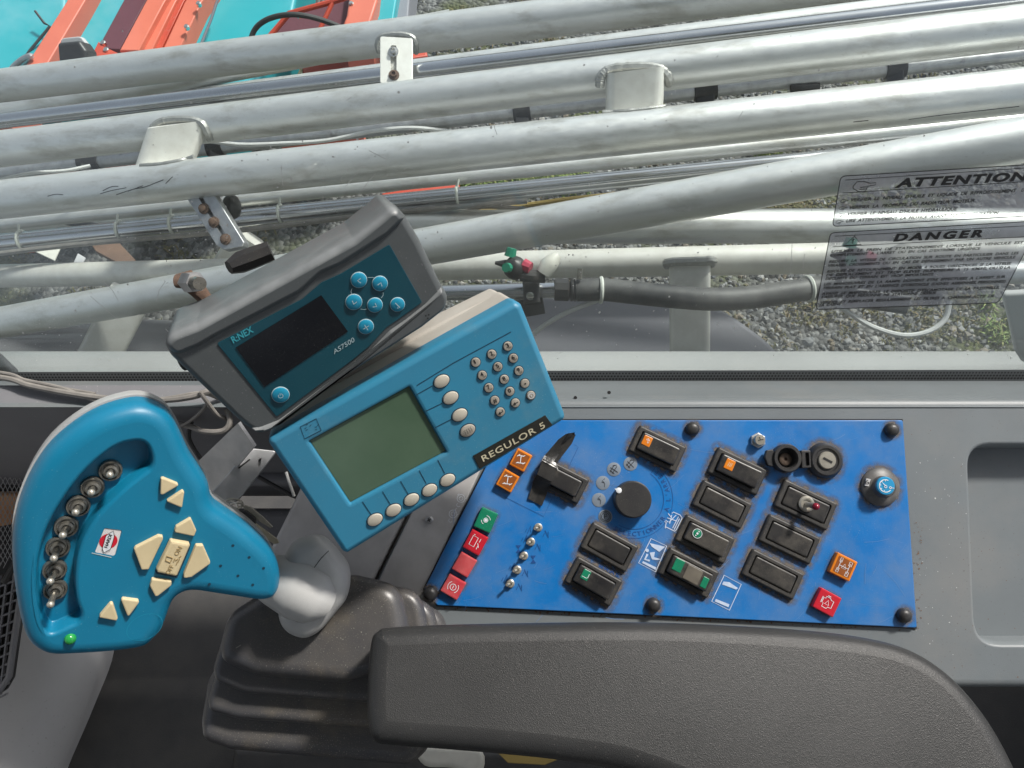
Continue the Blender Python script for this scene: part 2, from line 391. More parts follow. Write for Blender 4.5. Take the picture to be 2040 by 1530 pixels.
def ground_mat():
    m = bpy.data.materials.new('gravel_ground'); m.use_nodes = True; t = m.node_tree; n = t.nodes; l = t.links; b = n['Principled BSDF']
    b.inputs['Roughness'].default_value = .9
    tc = n.new('ShaderNodeTexCoord')
    v = n.new('ShaderNodeTexVoronoi'); v.inputs['Scale'].default_value = 38; l.new(tc.outputs['Object'], v.inputs['Vector'])
    r = n.new('ShaderNodeValToRGB'); r.color_ramp.elements[0].color = (.025,.025,.024,1); r.color_ramp.elements[1].color = (.19,.19,.185,1)
    sp = n.new('ShaderNodeSeparateColor'); l.new(v.outputs['Color'], sp.inputs[0]); l.new(sp.outputs[0], r.inputs[0])
    q = n.new('ShaderNodeTexNoise'); q.inputs['Scale'].default_value = 1.6; q.inputs['Detail'].default_value = 8; l.new(tc.outputs['Object'], q.inputs['Vector'])
    mr = n.new('ShaderNodeMapRange'); mr.inputs[1].default_value = .5; mr.inputs[2].default_value = .62; l.new(q.outputs[0], mr.inputs[0])
    x = n.new('ShaderNodeMix'); x.data_type = 'RGBA'; l.new(mr.outputs[0], x.inputs[0]); l.new(r.outputs[0], x.inputs[6]); x.inputs[7].default_value = (.075,.085,.03,1)
    l.new(x.outputs[2], b.inputs['Base Color'])
    bu = n.new('ShaderNodeBump'); bu.inputs['Strength'].default_value = 1; bu.inputs['Distance'].default_value = .02; bu.invert = True
    l.new(v.outputs['Distance'], bu.inputs['Height']); l.new(bu.outputs[0], b.inputs['Normal'])
    return m
def island_mat(name, cols, rough=.85):
    m = bpy.data.materials.new(name); m.use_nodes = True; t = m.node_tree; n = t.nodes; l = t.links; b = n['Principled BSDF']
    b.inputs['Roughness'].default_value = rough
    g = n.new('ShaderNodeNewGeometry'); r = n.new('ShaderNodeValToRGB'); r.color_ramp.interpolation = 'LINEAR'
    e = r.color_ramp.elements
    while len(e) < len(cols): e.new(.5)
    for i, c in enumerate(cols): e[i].position = i/(len(cols)-1); e[i].color = (*c, 1)
    l.new(g.outputs['Random Per Island'], r.inputs[0]); l.new(r.outputs[0], b.inputs['Base Color']); return m
def glass_mat():
    m = bpy.data.materials.new('windscreen_glass'); m.use_nodes = True; t = m.node_tree; n = t.nodes; l = t.links; n.clear()
    o = n.new('ShaderNodeOutputMaterial'); tr = n.new('ShaderNodeBsdfTransparent'); tr.inputs[0].default_value = (.93,.972,.968,1)
    gl = n.new('ShaderNodeBsdfGlossy'); gl.inputs['Roughness'].default_value = .04
    df = n.new('ShaderNodeBsdfDiffuse'); df.inputs[0].default_value = (.62,.64,.62,1)
    fr = n.new('ShaderNodeFresnel'); fr.inputs[0].default_value = 1.45
    a = n.new('ShaderNodeMixShader'); l.new(fr.outputs[0], a.inputs[0]); l.new(tr.outputs[0], a.inputs[1]); l.new(gl.outputs[0], a.inputs[2])
    tc = n.new('ShaderNodeTexCoord')
    def noise(s, d):
        q = n.new('ShaderNodeTexNoise'); q.inputs['Scale'].default_value = s; q.inputs['Detail'].default_value = d; l.new(tc.outputs['Object'], q.inputs[0]); return q.outputs[0]
    def rng(x, a0, a1, b0, b1):
        r = n.new('ShaderNodeMapRange'); r.inputs[1].default_value = a0; r.inputs[2].default_value = a1; r.inputs[3].default_value = b0; r.inputs[4].default_value = b1; l.new(x, r.inputs[0]); return r.outputs[0]
    v0 = rng(noise(7, 4), .35, .75, .5, 1.6); sx = n.new('ShaderNodeSeparateXYZ'); l.new(tc.outputs['Object'], sx.inputs[0])
    low = rng(sx.outputs[1], 0.0, .20, .125, .016); vm = n.new('ShaderNodeMath'); vm.operation = 'MULTIPLY'; l.new(v0, vm.inputs[0]); l.new(low, vm.inputs[1]); veil = vm.outputs[0]; sp = rng(noise(420, 2), .73, .80, 0, .45); sw = rng(noise(16, 3), .45, .7, 0, 1)
    mu = n.new('ShaderNodeMath'); mu.operation = 'MULTIPLY'; l.new(sp, mu.inputs[0]); l.new(sw, mu.inputs[1])
    ad = n.new('ShaderNodeMath'); ad.operation = 'ADD'; l.new(mu.outputs[0], ad.inputs[0]); l.new(veil, ad.inputs[1])
    bm_ = n.new('ShaderNodeMixShader'); l.new(ad.outputs[0], bm_.inputs[0]); l.new(a.outputs[0], bm_.inputs[1]); l.new(df.outputs[0], bm_.inputs[2])
    l.new(bm_.outputs[0], o.inputs[0]); return m
def film_mat():
    m = bpy.data.materials.new('sticker_film'); m.use_nodes = True; t = m.node_tree; n = t.nodes; l = t.links; n.clear()
    o = n.new('ShaderNodeOutputMaterial'); tr = n.new('ShaderNodeBsdfTransparent'); tr.inputs[0].default_value = (.93,.94,.95,1)
    df = n.new('ShaderNodeBsdfDiffuse'); df.inputs[0].default_value = (.55,.56,.6,1); a = n.new('ShaderNodeMixShader')
    tc = n.new('ShaderNodeTexCoord'); q = n.new('ShaderNodeTexNoise'); q.inputs['Scale'].default_value = 28; q.inputs['Detail'].default_value = 5
    l.new(tc.outputs['Object'], q.inputs[0]); r = n.new('ShaderNodeMapRange'); r.inputs[1].default_value = .35; r.inputs[2].default_value = .7
    r.inputs[3].default_value = .22; r.inputs[4].default_value = .52; l.new(q.outputs[0], r.inputs[0])
    l.new(r.outputs[0], a.inputs[0]); l.new(tr.outputs[0], a.inputs[1]); l.new(df.outputs[0], a.inputs[2]); l.new(a.outputs[0], o.inputs[0]); return m
def dust_or_lit_top(m, col, lo, hi, amt):
    """tint on upward faces: dust on the rubber, painted sunlight on the grey shell"""
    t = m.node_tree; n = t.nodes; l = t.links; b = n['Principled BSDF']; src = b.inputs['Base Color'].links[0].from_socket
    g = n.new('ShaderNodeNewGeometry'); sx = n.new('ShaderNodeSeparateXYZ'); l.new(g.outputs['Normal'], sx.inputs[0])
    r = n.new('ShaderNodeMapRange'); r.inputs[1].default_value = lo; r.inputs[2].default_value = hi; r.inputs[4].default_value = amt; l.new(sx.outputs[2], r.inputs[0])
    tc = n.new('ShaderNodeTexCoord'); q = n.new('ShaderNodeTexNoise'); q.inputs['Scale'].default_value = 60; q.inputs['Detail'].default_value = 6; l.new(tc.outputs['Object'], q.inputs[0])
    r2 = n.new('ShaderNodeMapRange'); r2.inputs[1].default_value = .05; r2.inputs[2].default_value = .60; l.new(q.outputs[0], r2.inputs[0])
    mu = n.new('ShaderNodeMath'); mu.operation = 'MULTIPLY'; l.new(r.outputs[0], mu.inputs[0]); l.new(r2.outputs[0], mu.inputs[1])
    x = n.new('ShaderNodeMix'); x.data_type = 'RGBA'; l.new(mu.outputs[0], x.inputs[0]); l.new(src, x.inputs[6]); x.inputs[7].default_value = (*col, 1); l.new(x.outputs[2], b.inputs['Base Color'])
dust_or_lit_top(M['greyshell'], (.33,.345,.35), .68, .95, .5); dust_or_lit_top(M['rubber'], (.20,.18,.15), .80, 1.0, .22)  # grey shell: sunlit top painted into the colour; rubber: settled dust
M['ground'] = ground_mat(); M['glass'] = glass_mat(); M['film'] = film_mat()
M['pebble'] = island_mat('pebbles', [(.055,.055,.055),(.16,.165,.17),(.25,.25,.245),(.10,.10,.09),(.36,.36,.35),(.19,.15,.10),(.13,.14,.145)])
M['grass'] = island_mat('grass_blades', [(.09,.16,.025),(.18,.28,.05),(.28,.27,.08),(.12,.21,.03)], .7)
M['moss'] = island_mat('moss_blades', [(.07,.075,.025),(.13,.115,.05),(.11,.11,.035),(.22,.16,.08)], .8)

# ================================================================== THE SETTING OUTSIDE
g = G().add([(-60,-40,0),(60,-40,0),(60,120,0),(-60,120,0)], [[0,1,2,3]])
solo('ground', g, M['ground'], 'grey gravel yard with mossy patches below the windscreen', None, kind='structure', M=Matrix.Identity(4), sm=0)
def pebbles(n, x0, x1, y0, y1, smin, smax):
    g = G()
    base = [Vector(v) for v in ((1,0,0),(.3,.95,0),(-.8,.6,0),(-.8,-.6,0),(.3,-.95,0),(.55,.35,.62),(-.35,.55,.66),(-.4,-.45,.6),(.45,-.5,.6),(0,0,.85))]
    fs = [[0,1,5],[1,6,5],[1,2,6],[2,3,7],[2,7,6],[3,4,8],[3,8,7],[4,0,8],[0,5,8],[5,6,9],[6,7,9],[7,8,9],[8,5,9]]
    for _ in range(n):
        x = random.uniform(x0, x1); y = random.uniform(y0, y1); s = random.uniform(smin, smax)*(1 if random.random() < .9 else 1.7); a = random.uniform(0, 6.283)
        ca, sa = math.cos(a)*s, math.sin(a)*s; k = random.uniform(.6, 1.2); e = random.uniform(.6, .95)
        j = [1+random.uniform(-.25,.25) for _ in base]
        g.add([(x+(v.x*ca-v.y*e*sa)*q, y+(v.x*sa+v.y*e*ca)*q, .001+v.z*s*k*q) for v, q in zip(base, j)], fs)
    return g
solo('gravel', pebbles(16000, -.6, 2.9, .9, 4.2, .007, .019), M['pebble'], 'loose grey gravel stones covering the yard', 'gravel', kind='stuff', M=Matrix.Identity(4), sm=0)
def blades(spots, h, wd, spread, lean):
    g = G()
    for (x, y, n, r) in spots:
        for _ in range(n):
            a = random.uniform(0, 6.283); q = r*math.sqrt(random.random()); bx, by = x+q*math.cos(a), y+q*math.sin(a)
            b = random.uniform(0, 6.283); hh = h*random.uniform(.4, 1.2); l = lean*random.uniform(.2, 1)*hh
            dx, dy = math.cos(b), math.sin(b); w_ = wd*random.uniform(.6, 1.3)
            g.add([(bx-dy*w_, by+dx*w_, 0), (bx+dy*w_, by-dx*w_, 0), (bx+dx*l*.4+dy*w_*.7, by+dy*l*.4-dx*w_*.7, hh*.6), (bx+dx*l*.4-dy*w_*.7, by+dy*l*.4+dx*w_*.7, hh*.6), (bx+dx*l, by+dy*l, hh*(.95-.3*lean))],
                  [[0,1,2,3],[3,2,4]])
    return g
sp = []
for _ in range(150):
    px = random.uniform(860, 1160); py = random.uniform(325, 380); c = ground_at(px, py); sp.append((c.x, c.y, 22, .07))
for px, py, n_, r_ in ((1510,303,90,.06),(1540,310,40,.05),(1985,668,120,.07),(2010,640,50,.04),(1960,612,30,.03)):
    c = ground_at(px, py); sp.append((c.x, c.y, n_, r_))
solo('grass', blades(sp, .09, .004, 1, .9), M['grass'], 'tufts of bright green grass growing through the gravel', 'grass', kind='stuff', M=Matrix.Identity(4), sm=0)
sp = []
for _ in range(185):
    px, py = random.choice([(random.uniform(800,1250), random.uniform(0,110)), (random.uniform(1240,1990), random.uniform(150,330)), (random.uniform(1450,1980), random.uniform(590,690)), (random.uniform(0,620), random.uniform(440,720)), (random.uniform(1500,1660), random.uniform(395,420))])
    if mnoise.noise(Vector((px*.012, py*.02, 3))) < -.05: continue
    c = ground_at(px, py); sp.append((c.x, c.y, 40, random.uniform(.04,.11)))
solo('moss', blades(sp, .035, .004, 1, 1.6), M['moss'], 'low dry moss and weeds between the gravel stones', 'moss', kind='stuff', M=Matrix.Identity(4), sm=0)

# ------------------------------------------------------------------ parked implement (red beams and teal tank sides)
pi_ = Pl(400, 100, 3.45, (.05,.42,1))
imp = Thing('farm_implement', 'teal and red farm machine parked beyond the silver boom tubes', 'farm machine', pi_.M)
part(imp, 'tank_panel', slab(pi_.poly([(-300,-260),(150,-260),(130,20),(60,150),(-20,330),(-300,340)]), round_prof(-.25, 0, .02)), M['tealpaint'])
part(imp, 'tank_panel', slab(pi_.poly([(186,-200),(330,-200),(250,20),(165,175),(85,190)], .01), round_prof(-.2, .01, .01)), M['tealpaint'])
part(imp, 'tank_panel', slab(pi_.poly([(400,-260),(640,-260),(585,20),(500,190),(330,330),(280,330),(372,100)], -.02), round_prof(-.3, -.02, .02)), M['tealpaint'])
part(imp, 'side_rail', slab(pi_.poly([(250,-230),(298,-230),(168,3),(96,124),(20,250),(-25,250),(52,128),(132,3)], .09), round_prof(-.05, .09, .006)), M['redlight'])
part(imp, 'channel_web', slab(pi_.poly([(350,-200),(395,-200),(290,3),(238,98),(195,95),(245,3)], .02), round_prof(-.1, .02, .004)), M['maroon'])  # shaded side of the channel painted in dark red
part(imp, 'channel_flange', slab(pi_.poly([(420,-200),(460,-200),(328,3),(276,100),(238,100),(290,3)], .08), round_prof(-.1, .08, .006)), M['redlight'])
part(imp, 'channel_flange', slab(pi_.poly([(462,-200),(488,-200),(350,3),(302,100),(278,100),(330,3)], .05), round_prof(-.1, .05, .006)), M['redlight'])
part(imp, 'channel_web', slab(pi_.poly([(490,-200),(510,-200),(366,3),(322,96),(304,98),(352,3)], .03), round_prof(-.1, .03, .004)), M['redpaint'])
part(imp, 'channel_flange', slab(pi_.poly([(512,-200),(548,-200),(402,3),(358,95),(324,98),(368,3)], .07), round_prof(-.1, .07, .006)), M['redlight'])
part(imp, 'end_bracket', slab(pi_.poly([(196,82),(206,92),(250,112),(246,124),(188,118),(180,135),(172,130)], .10), round_prof(-.05, .10, .004)), M['redpaint'])
part(imp, 'guard_mesh', slab(pi_.poly([(575,28),(760,-30),(735,-10),(690,48),(640,66),(540,70)], .02), round_prof(-.03, .02, .003)), M['maroon'])
gg = tube([pi_.M.inverted() @ P(x, y, 3.33) for x, y in ((538,72),(576,27),(660,4),(760,-26))], .012, 8)
part(imp, 'guard_frame', gg, M['redpaint'])
part(imp, 'guard_bar', tube([pi_.inv @ P(x, y, 3.33) for x, y in ((664,2),(646,40),(630,74))], .01, 8), M['redpaint'])
part(imp, 'corner_post', slab(pi_.poly([(712,-120),(765,-120),(752,0),(735,52),(680,56),(690,30)], .10), round_prof(-.3, .10, .012)), M['redlight'])
part(imp, 'corner_panel', slab(pi_.poly([(768,-120),(812,-120),(790,0),(782,50),(738,50),(755,0)], .02), round_prof(-.3, .02, .01)), M['tealpaint'])
part(imp, 'cross_bar', slab(pi_.poly([(20,296),(240,262),(244,284),(24,318)], -.25), round_prof(-.45, -.25, .01)), M['redpaint'])
part(imp, 'cross_bar', slab(pi_.poly([(560,255),(720,230),(722,262),(560,290)], -.25), round_prof(-.45, -.25, .01)), M['redlight'])
part(imp, 'cross_bar', slab(pi_.poly([(760,384),(912,360),(920,378),(762,402)], -.35), round_prof(-.55, -.35, .01)), M['redpaint'])
part(imp, 'cross_bar', slab(pi_.poly([(600,118),(850,98),(852,112),(602,150)], -.2), round_prof(-.4, -.2, .01)), M['redpaint'])
part(imp, 'drawbar', slab(pi_.poly([(20,455),(78,452),(76,462),(20,468)], -.35), round_prof(-.5, -.35, .01)), M['redpaint'])
for x, y in ((206,86),(212,100),(396,8),(372,54),(700,8),(596,30)):
    part(imp, 'bolt', lathe([(.012,-.01),(.012,.006),(.008,.010)], pi_.uv(x, y, .10), 8, .10), M['chrome'])
part(imp, 'seam', tube([pi_.inv @ P(x, y, 3.40) for x, y in ((70,22),(88,46),(100,52),(60,100),(40,128))], .006, 6), M['cabledark'])
part(imp, 'seam', tube([pi_.inv @ P(x, y, 3.44) for x, y in ((440,-20),(420,40),(400,90))], .006, 6), M['fender'])
part(imp, 'corner_pillar', slab(pi_.poly([(795,-120),(830,-120),(816,0),(812,50),(785,52),(792,0)], -.05), round_prof(-.3, -.05, .01)), M['fender'])
solo('rubber_hose', tube(spline3([P(498,120,3.2), P(503,68,3.18), P(530,40,3.15), P(580,29,3.12), P(635,38,3.15), P(690,62,3.2), P(720,100,3.3)], 8), .011, 10), M['cabledark'],
    'black rubber hose arched over the teal machine beside the maroon guard', 'hose')
solo('coiled_hose', tube(spline3([P(15,170,3.3), P(22,140,3.28), P(45,118,3.26), P(62,112,3.25), P(40,135,3.3), P(34,175,3.35)], 8), .012, 10), M['galv'],
    'grey hose looped against the first red rail of the machine', 'hose')
# scrap lying on the ground at the left
solo('scrap_board', toW(Pl(215,500,3.35,(.1,.5,1)), slab(Pl(215,500,3.35,(.1,.5,1)).poly([(178,482),(238,484),(272,520),(235,524),(190,500)]), round_prof(-.02, 0, .004))), M['bark'],
    'rusty brown plate lying on the ground below the zip-tied pipe', 'scrap plate')
solo('white_flag', toW(Pl(90,505,3.0,(.1,.5,1)), slab(Pl(90,505,3.0,(.1,.5,1)).poly([(64,498),(120,493),(108,519)]), round_prof(-.006, 0, .002))), M['nozwhite'],
    'small white triangular plate beyond the lower boom tube', 'plate')
solo('metal_offcut', toW(Pl(158,515,3.0,(.1,.5,1)), slab(Pl(158,515,3.0,(.1,.5,1)).poly([(155,504),(170,513),(160,532),(143,530)]), round_prof(-.006, 0, .002))), M['trim'],
    'small pale metal offcut beyond the lower boom tube', 'offcut')

# ------------------------------------------------------------------ folded spray boom: aluminium tubes
def line(y0, sl, x0, x1, dl, dr):
    f = lambda x: 1/(1/dl + (1/dr-1/dl)*x/2040.0)
    return P(x0, y0+sl*x0, f(x0)), P(x1, y0+sl*x1, f(x1))
def rail(th, name, y0, sl, wl, dl, dr, m, x0=-260, x1=2300, n=28, label=None):
    a, b = line(y0, sl, x0, x1, dl, dr); r = wl/2*dl/F
    pts = [a.lerp(b, k/14) for k in range(15)]
    return part(th, name, tube(pts, r, n), m, label, world=True), a, b, r
def tube_at(y0, sl, dl, dr, x): return P(x, y0+sl*x, 1/(1/dl+(1/dr-1/dl)*x/2040.0))
def post(p0, p1, wd, th_, r=.012, along=None):
    ax = (p1-p0); L = ax.length; ax.normalize(); vw = (CAM-(p0+p1)/2).normalized()
    s = ax.cross(vw).normalized(); t = s.cross(ax)
    o = rnd(rect((0,0), wd/2, th_/2), r, 5); g = slab(o, [(0,0),(0,L)]); MM = Matrix((s, t*-1, ax)).transposed().to_4x4()
    if MM.to_3x3().determinant() < 0: MM = Matrix((s, t, ax)).transposed().to_4x4()
    MM.translation = p0; g.v = [MM @ v for v in g.v]
    if along:
        k = along.dot(ax)/along.dot(s); g.v = [v + ax*((v-p0).dot(s)*k) for v in g.v]
    return g
def torus_bead(p, ax, wd, th_, r, bump=.004):
    vw = (CAM-p).normalized(); ax = ax.normalized(); s = ax.cross(vw).normalized(); t = s.cross(ax); o = rnd(rect((0,0), wd/2, th_/2), .015, 6)
    pts = [p + s*q.x + t*q.y + ax*random.uniform(-.0015,.0015) for q in o]; pts.append(pts[0])
    return tube(pts, r, 8, caps=False)
def sleeve(a, b, r): return tube([a, a.lerp(b,.02), a.lerp(b,.98), b], [r*.9, r, r, r*.9], 14)
def ringat(p, ax, r, tr=.004):
    ax = ax.normalized(); s = ax.orthogonal().normalized(); t = ax.cross(s)
    pts = [p + s*math.cos(a)*r + t*math.sin(a)*r for a in [2*math.pi*k/20 for k in range(21)]]
    return tube(pts, tr, 6, caps=False)
X = Vector((1, 0, 0))
# far section: top tube, the tube behind it and its spray pipe
B1 = Thing('boom_section', 'highest folded boom section with slotted bracket and thin steel pipe across the top', 'boom section', Matrix.Translation(P(1020,60,2.0)), 'folded boom sections outside the windscreen')
rail(B1, 'boom_tube', 171, -.1234, 62, 2.2, 1.7, M['alu'])
rail(B1, 'boom_tube', 247, -.1275, 40, 2.75, 2.15, M['alu'], x0=300)
rail(B1, 'boom_tube', 222, -.193, 54, 2.6, 2.5, M['alu'], x1=900)
rail(B1, 'spray_pipe', 241, -.1187, 29, 2.1, 1.66, M['steel'])
pk = Pl(788, 115, 1.85, (.02,.1,1), 0)
br = part(B1, 'slotted_bracket', toW(pk, slab(rnd(pk.poly([(757,72),(822,76),(822,166),(757,166)]), .006), round_prof(-.008, 0, .0015), holes=[(rnd(pk.poly([(778,90),(790,90),(790,152),(778,152)]), .006), [(0,0),(0,-.008)], True)])), M['alu_white'], world=True)
for bx, by, mm in ((784,104,'chrome'), (785,150,'rust')):
    c = pk.uv(bx, by); part(br, 'bolt', G().join(lathe([(.012,.0),(.012,.003),(.009,.004)], c, 16)).join(lathe([(.008,.004),(.008,.010),(.004,.0105),(.004,.006)], c, 6)).__class__().join(lathe([(.013,0),(.013,.003),(.008,.0035),(.008,.011),(.005,.0115),(.004,.007)], c, 14)), M[mm]).matrix_parent_inverse = Matrix.Identity(4)
for o in [q for q in br.children]:
    o.matrix_basis = B1.inv @ pk.M
a = tube_at(171,-.1234,2.2,1.7,790)
def bead(th, pts, d, r):
    q = spline3([P(x, y, d) for x, y in pts], 6); q = [v + (RC @ Vector((random.uniform(-.001,.001), random.uniform(-.001,.001), random.uniform(-.001,.001)))) for v in q]
    return part(th, 'weld_bead', tube(q, r, 8), M['weld'], world=True)
def skin(p, n, r, a, b, q):
    """the front of a tube (axis a-b, radius r) on the sight line through p"""
    u = (b-a).normalized(); d = ray(*p).normalized(); w0 = CAM-a; dd = d-u*d.dot(u); ww = w0-u*w0.dot(u)
    A = dd.dot(dd); B = dd.dot(ww); C = ww.dot(ww)-r*r; disc = B*B-A*C
    t = (-B-math.sqrt(max(disc, 0)))/A; return CAM + d*(t+q)
def tubedef(y0, sl, wl, dl, dr):
    a, b = line(y0, sl, -260, 2300, dl, dr); return a, b, wl/2*dl/F
def bead(th, pts, tb, r, q=.001):
    a, b, R_ = tb; pp = spline3([Vector((x, y, 0)) for x, y in pts], 8)
    pp = [skin((v.x, v.y), 0, R_, a, b, q+random.uniform(-.0004,.0004)) for v in pp]
    rr = [r*(.92+.16*random.random()) for _ in pp]
    return part(th, 'weld_bead', tube(pp, rr, 8), M['weld'], world=True)
bead(B1, [(755,104),(752,88),(760,74),(788,69),(815,72),(828,84),(829,104)], tubedef(171,-.1234,62,2.2,1.7), .0075)
# middle section: two heavy tubes tied by cast posts
B2 = Thing('boom_section', 'pair of heavy boom tubes joined by two welded posts above the grey monitor', 'boom section', Matrix.Translation(P(1020,240,1.7)), 'folded boom sections outside the windscreen')
rail(B2, 'boom_tube', 297, -.1195, 69, 1.9, 1.53, M['alu'])
rail(B2, 'boom_tube', 398, -.1065, 75, 1.8, 1.5, M['alu'])
rail(B2, 'spray_pipe', 345, -.1165, 25, 2.15, 1.85, M['galv'])
rail(B2, 'boom_tube', 447, -.1025, 26, 2.1, 1.75, M['alu'])
for (x0,y0,x1,y1,wpx,d0,d1) in ((357,246,322,352,100,1.775,1.80),(1266,140,1262,250,115,1.62,1.66)):
    p0, p1 = P(x0,y0,d0), P(x1,y1,d1)
    part(B2, 'tie_post', post(p0, p1, wpx*d0/F, .056, .022, (line(297,-.1195,0,2000,1.9,1.53)[1]-line(297,-.1195,0,2000,1.9,1.53)[0]).normalized()), M['alu_white'], world=True)
T3_, T5_ = tubedef(297,-.1195,69,1.9,1.53), tubedef(398,-.1065,75,1.8,1.5)
bead(B2, [(302,276),(304,258),(320,244),(345,239),(378,239),(402,246),(412,262),(418,276)], T3_, .0095)
bead(B2, [(1195,172),(1198,152),(1216,139),(1262,134),(1308,137),(1328,150),(1334,168)], T3_, .0105)
bead(B2, [(280,330),(320,327),(360,320),(386,312)], T5_, .005)
bead(B2, [(1200,224),(1240,222),(1290,217),(1326,212)], T5_, .005)
sg = G()
for pts in (((95,391),(110,387),(126,388)), ((200,386),(225,379),(252,374)), ((205,380),(222,372),(236,371)), ((232,388),(262,378),(290,372),(326,358)), ((255,381),(285,370)), ((330,366),(344,352)), ((1810,238),(1870,230),(1940,222),(2030,212)), ((1700,243),(1730,240))):
    pp = [skin(p, 0, T5_[2], T5_[0], T5_[1], .0004) for p in pts]; sg.join(tube(spline3(pp, 4), .0011, 4))
part(B2, 'scuff_mark', sg, M['ink'], world=True)
for cx, wpx, hs_ in ((180,40,1.5),(430,30,1.4),(1040,34,1.7),(1405,46,1.6),(1783,40,1.9)):
    a = tube_at(345,-.1165,2.15,1.85,cx-wpx/2); b = tube_at(345,-.1165,2.15,1.85,cx+wpx/2); r = 12.5*2.1/F
    cl = part(B2, 'pipe_clamp', sleeve(a, b, r*1.35), M['blackplastic'], world=True)
    m = a.lerp(b,.5) + (RC @ Vector((0,-1,0)))*r*1.5
    part(cl, 'clamp_foot', post(m + (RC @ Vector((0,1,0)))*r, m - (RC @ Vector((0,1,0)))*r*hs_, (b-a).length*.8, .03, .004), M['blackplastic'], world=B2.inv)
part(B2, 'wiring_connector', sleeve(P(1575,177,1.9), P(1632,172,1.9), .009), M['blackplastic'], world=True)
# slotted drop bracket with rusty bolts
pk = Pl(428, 442, 1.72, (-.25,.05,1), 0)
b2 = part(B2, 'slotted_bracket', toW(pk, slab(rnd(pk.poly([(362,380),(418,372),(486,482),(483,491),(446,498),(430,488)]), .006), round_prof(-.02, 0, .003), holes=[(rnd(pk.poly([(394,392),(402,390),(458,480),(450,484)]), .004), [(0,0),(0,-.012)], True)])), M['galv'], world=True)
for bx, by in ((407,416),(427,443),(450,477)):
    o = part(b2, 'bolt', lathe([(.013,0),(.013,.003),(.009,.004),(.009,.010),(.005,.012)], pk.uv(bx,by), 10), M['rust']); o.matrix_basis = B2.inv @ pk.M
part(B2, 'clamp_knob', ball(P(462,412,1.8), .03, 14, (.7,1,1)), M['blackplastic'], world=True)
# lower section: zip-tied pipe, diagonal brace, bottom rails and posts
B3 = Thing('boom_section', 'lowest boom section with diagonal tube, zip-tied pipe and upright posts behind the monitors', 'boom section', Matrix.Translation(P(1020,520,1.7)), 'folded boom sections outside the windscreen')
o_, a7, b7, r7 = rail(B3, 'spray_pipe', 483, -.1013, 33, 2.0, 1.76, M['steel'], x1=1900)
rail(B3, 'boom_tube', 643, -.179, 62, 1.85, 1.25, M['alu'])
rail(B3, 'boom_tube', 455, -.003, 66, 1.95, 1.85, M['alu'], x0=720)
rail(B3, 'boom_tube', 550, -.0215, 46, 2.05, 1.45, M['alu_white'])
part(B3, 'boom_tube', tube([P(-260,470,2.35), P(470,415,2.3)], .026, 20), M['alu'], world=True)
part(B3, 'brace', tube([P(70,428,2.2), P(230,460,2.2)], .012, 10), M['blackplastic'], world=True)
for x in (45,240,345,560,912):
    p = tube_at(483,-.1013,2.0,1.76,x); g_ = ringat(p, b7-a7, r7*1.12, .0035)
    g_.join(tube([p+(RC @ Vector((0,r7*.9,r7*.8))), p+(RC @ Vector((.004,r7*1.7,r7*1.0)))], .003, 6)); part(B3, 'cable_tie', g_, M['tie'], world=True)
part(B3, 'wiring', tube([tube_at(483+22,-.1013,1.98,1.74,x)+Vector((0,0,.004*math.sin(x*.01))) for x in range(-200,1100,50)], .0065, 8), M['cable'], world=True)
part(B3, 'wiring', tube(spline3([P(880,428,1.95),P(960,412,1.95),P(1040,416,1.96),P(1110,424,1.97),P(1180,425,1.98)],6), .006, 8), M['cable'], world=True)
part(B3, 'flat_strap', tube([P(940,424,2.0), P(1120,398,2.0), P(1330,376,1.98)], .006, 8), M['yellow'], world=True)
for (x0,y0,x1,y1,wpx,d) in ((495,470,436,560,62,2.02),(262,585,172,760,78,1.86),(1374,518,1374,720,80,1.52)):
    pp = part(B3, 'upright_post', post(P(x0,y0,d), P(x1,y1,d+.05), wpx*d/F, .06, .014), M['alu_white'], world=True)
part(B3, 'weld_bead', torus_bead(P(1374,524,1.515), P(1374,600,1.52)-P(1374,524,1.515), 90*1.5/F, .062, .009), M['weld'], world=True)
part(B3, 'spray_pipe', tube([P(700,590,1.42), P(880,584,1.40), P(1118,577,1.36)], 15.5*1.38/F, 20), M['steel'], world=True)
cl = part(B3, 'pipe_clamp', post(P(1057,545,1.355), P(1060,604,1.355), .030, .045, .006), M['blackplastic'], world=True)
part(cl, 'clamp_bolt', sleeve(P(1056,590,1.33), P(1056,590,1.318), .007), M['chrome'], world=B3.inv)
part(B3, 'clamp_foot', post(P(1052,592,1.39), P(1058,626,1.40), .052, .03, .004), M['blackplastic'], world=True)
# hose with its coupling
H = Thing('spray_hose', 'thick dusty black hose with ribbed coupling leading to the danger notice', 'hose', Matrix.Translation(P(1380,590,1.34)))
part(H, 'hose', tube(spline3([P(1150,578,1.35),P(1200,577,1.345),P(1260,583,1.335),P(1340,591,1.325),P(1420,596,1.32),P(1500,592,1.325),P(1580,580,1.33),P(1680,566,1.35),P(1780,560,1.38),P(1900,556,1.4)],8), [23*1.33/F]*73, 20), M['hose'], world=True)
cp = part(H, 'coupling_nut', tube([P(1104,577,1.352),P(1106,577,1.352),P(1132,578,1.35),P(1134,578,1.35)], [19*1.35/F,23*1.35/F,23*1.35/F,19*1.35/F], 10), M['blackplastic'], world=True, sm=20)
for x in (1139,1146,1153):
    part(cp, 'rib', ringat(P(x,578,1.35), X, 19.5*1.35/F, .0032), M['blackplastic'], world=H.inv)
part(H, 'hose_clamp', tube([P(1152,578,1.35),P(1163,578,1.35)], 22.5*1.35/F, 18), M['darkmetal'], world=True)
part(H, 'clamp_screw', post(P(1156,536,1.33), P(1154,556,1.33), .009, .008, .002), M['darkmetal'], world=True)
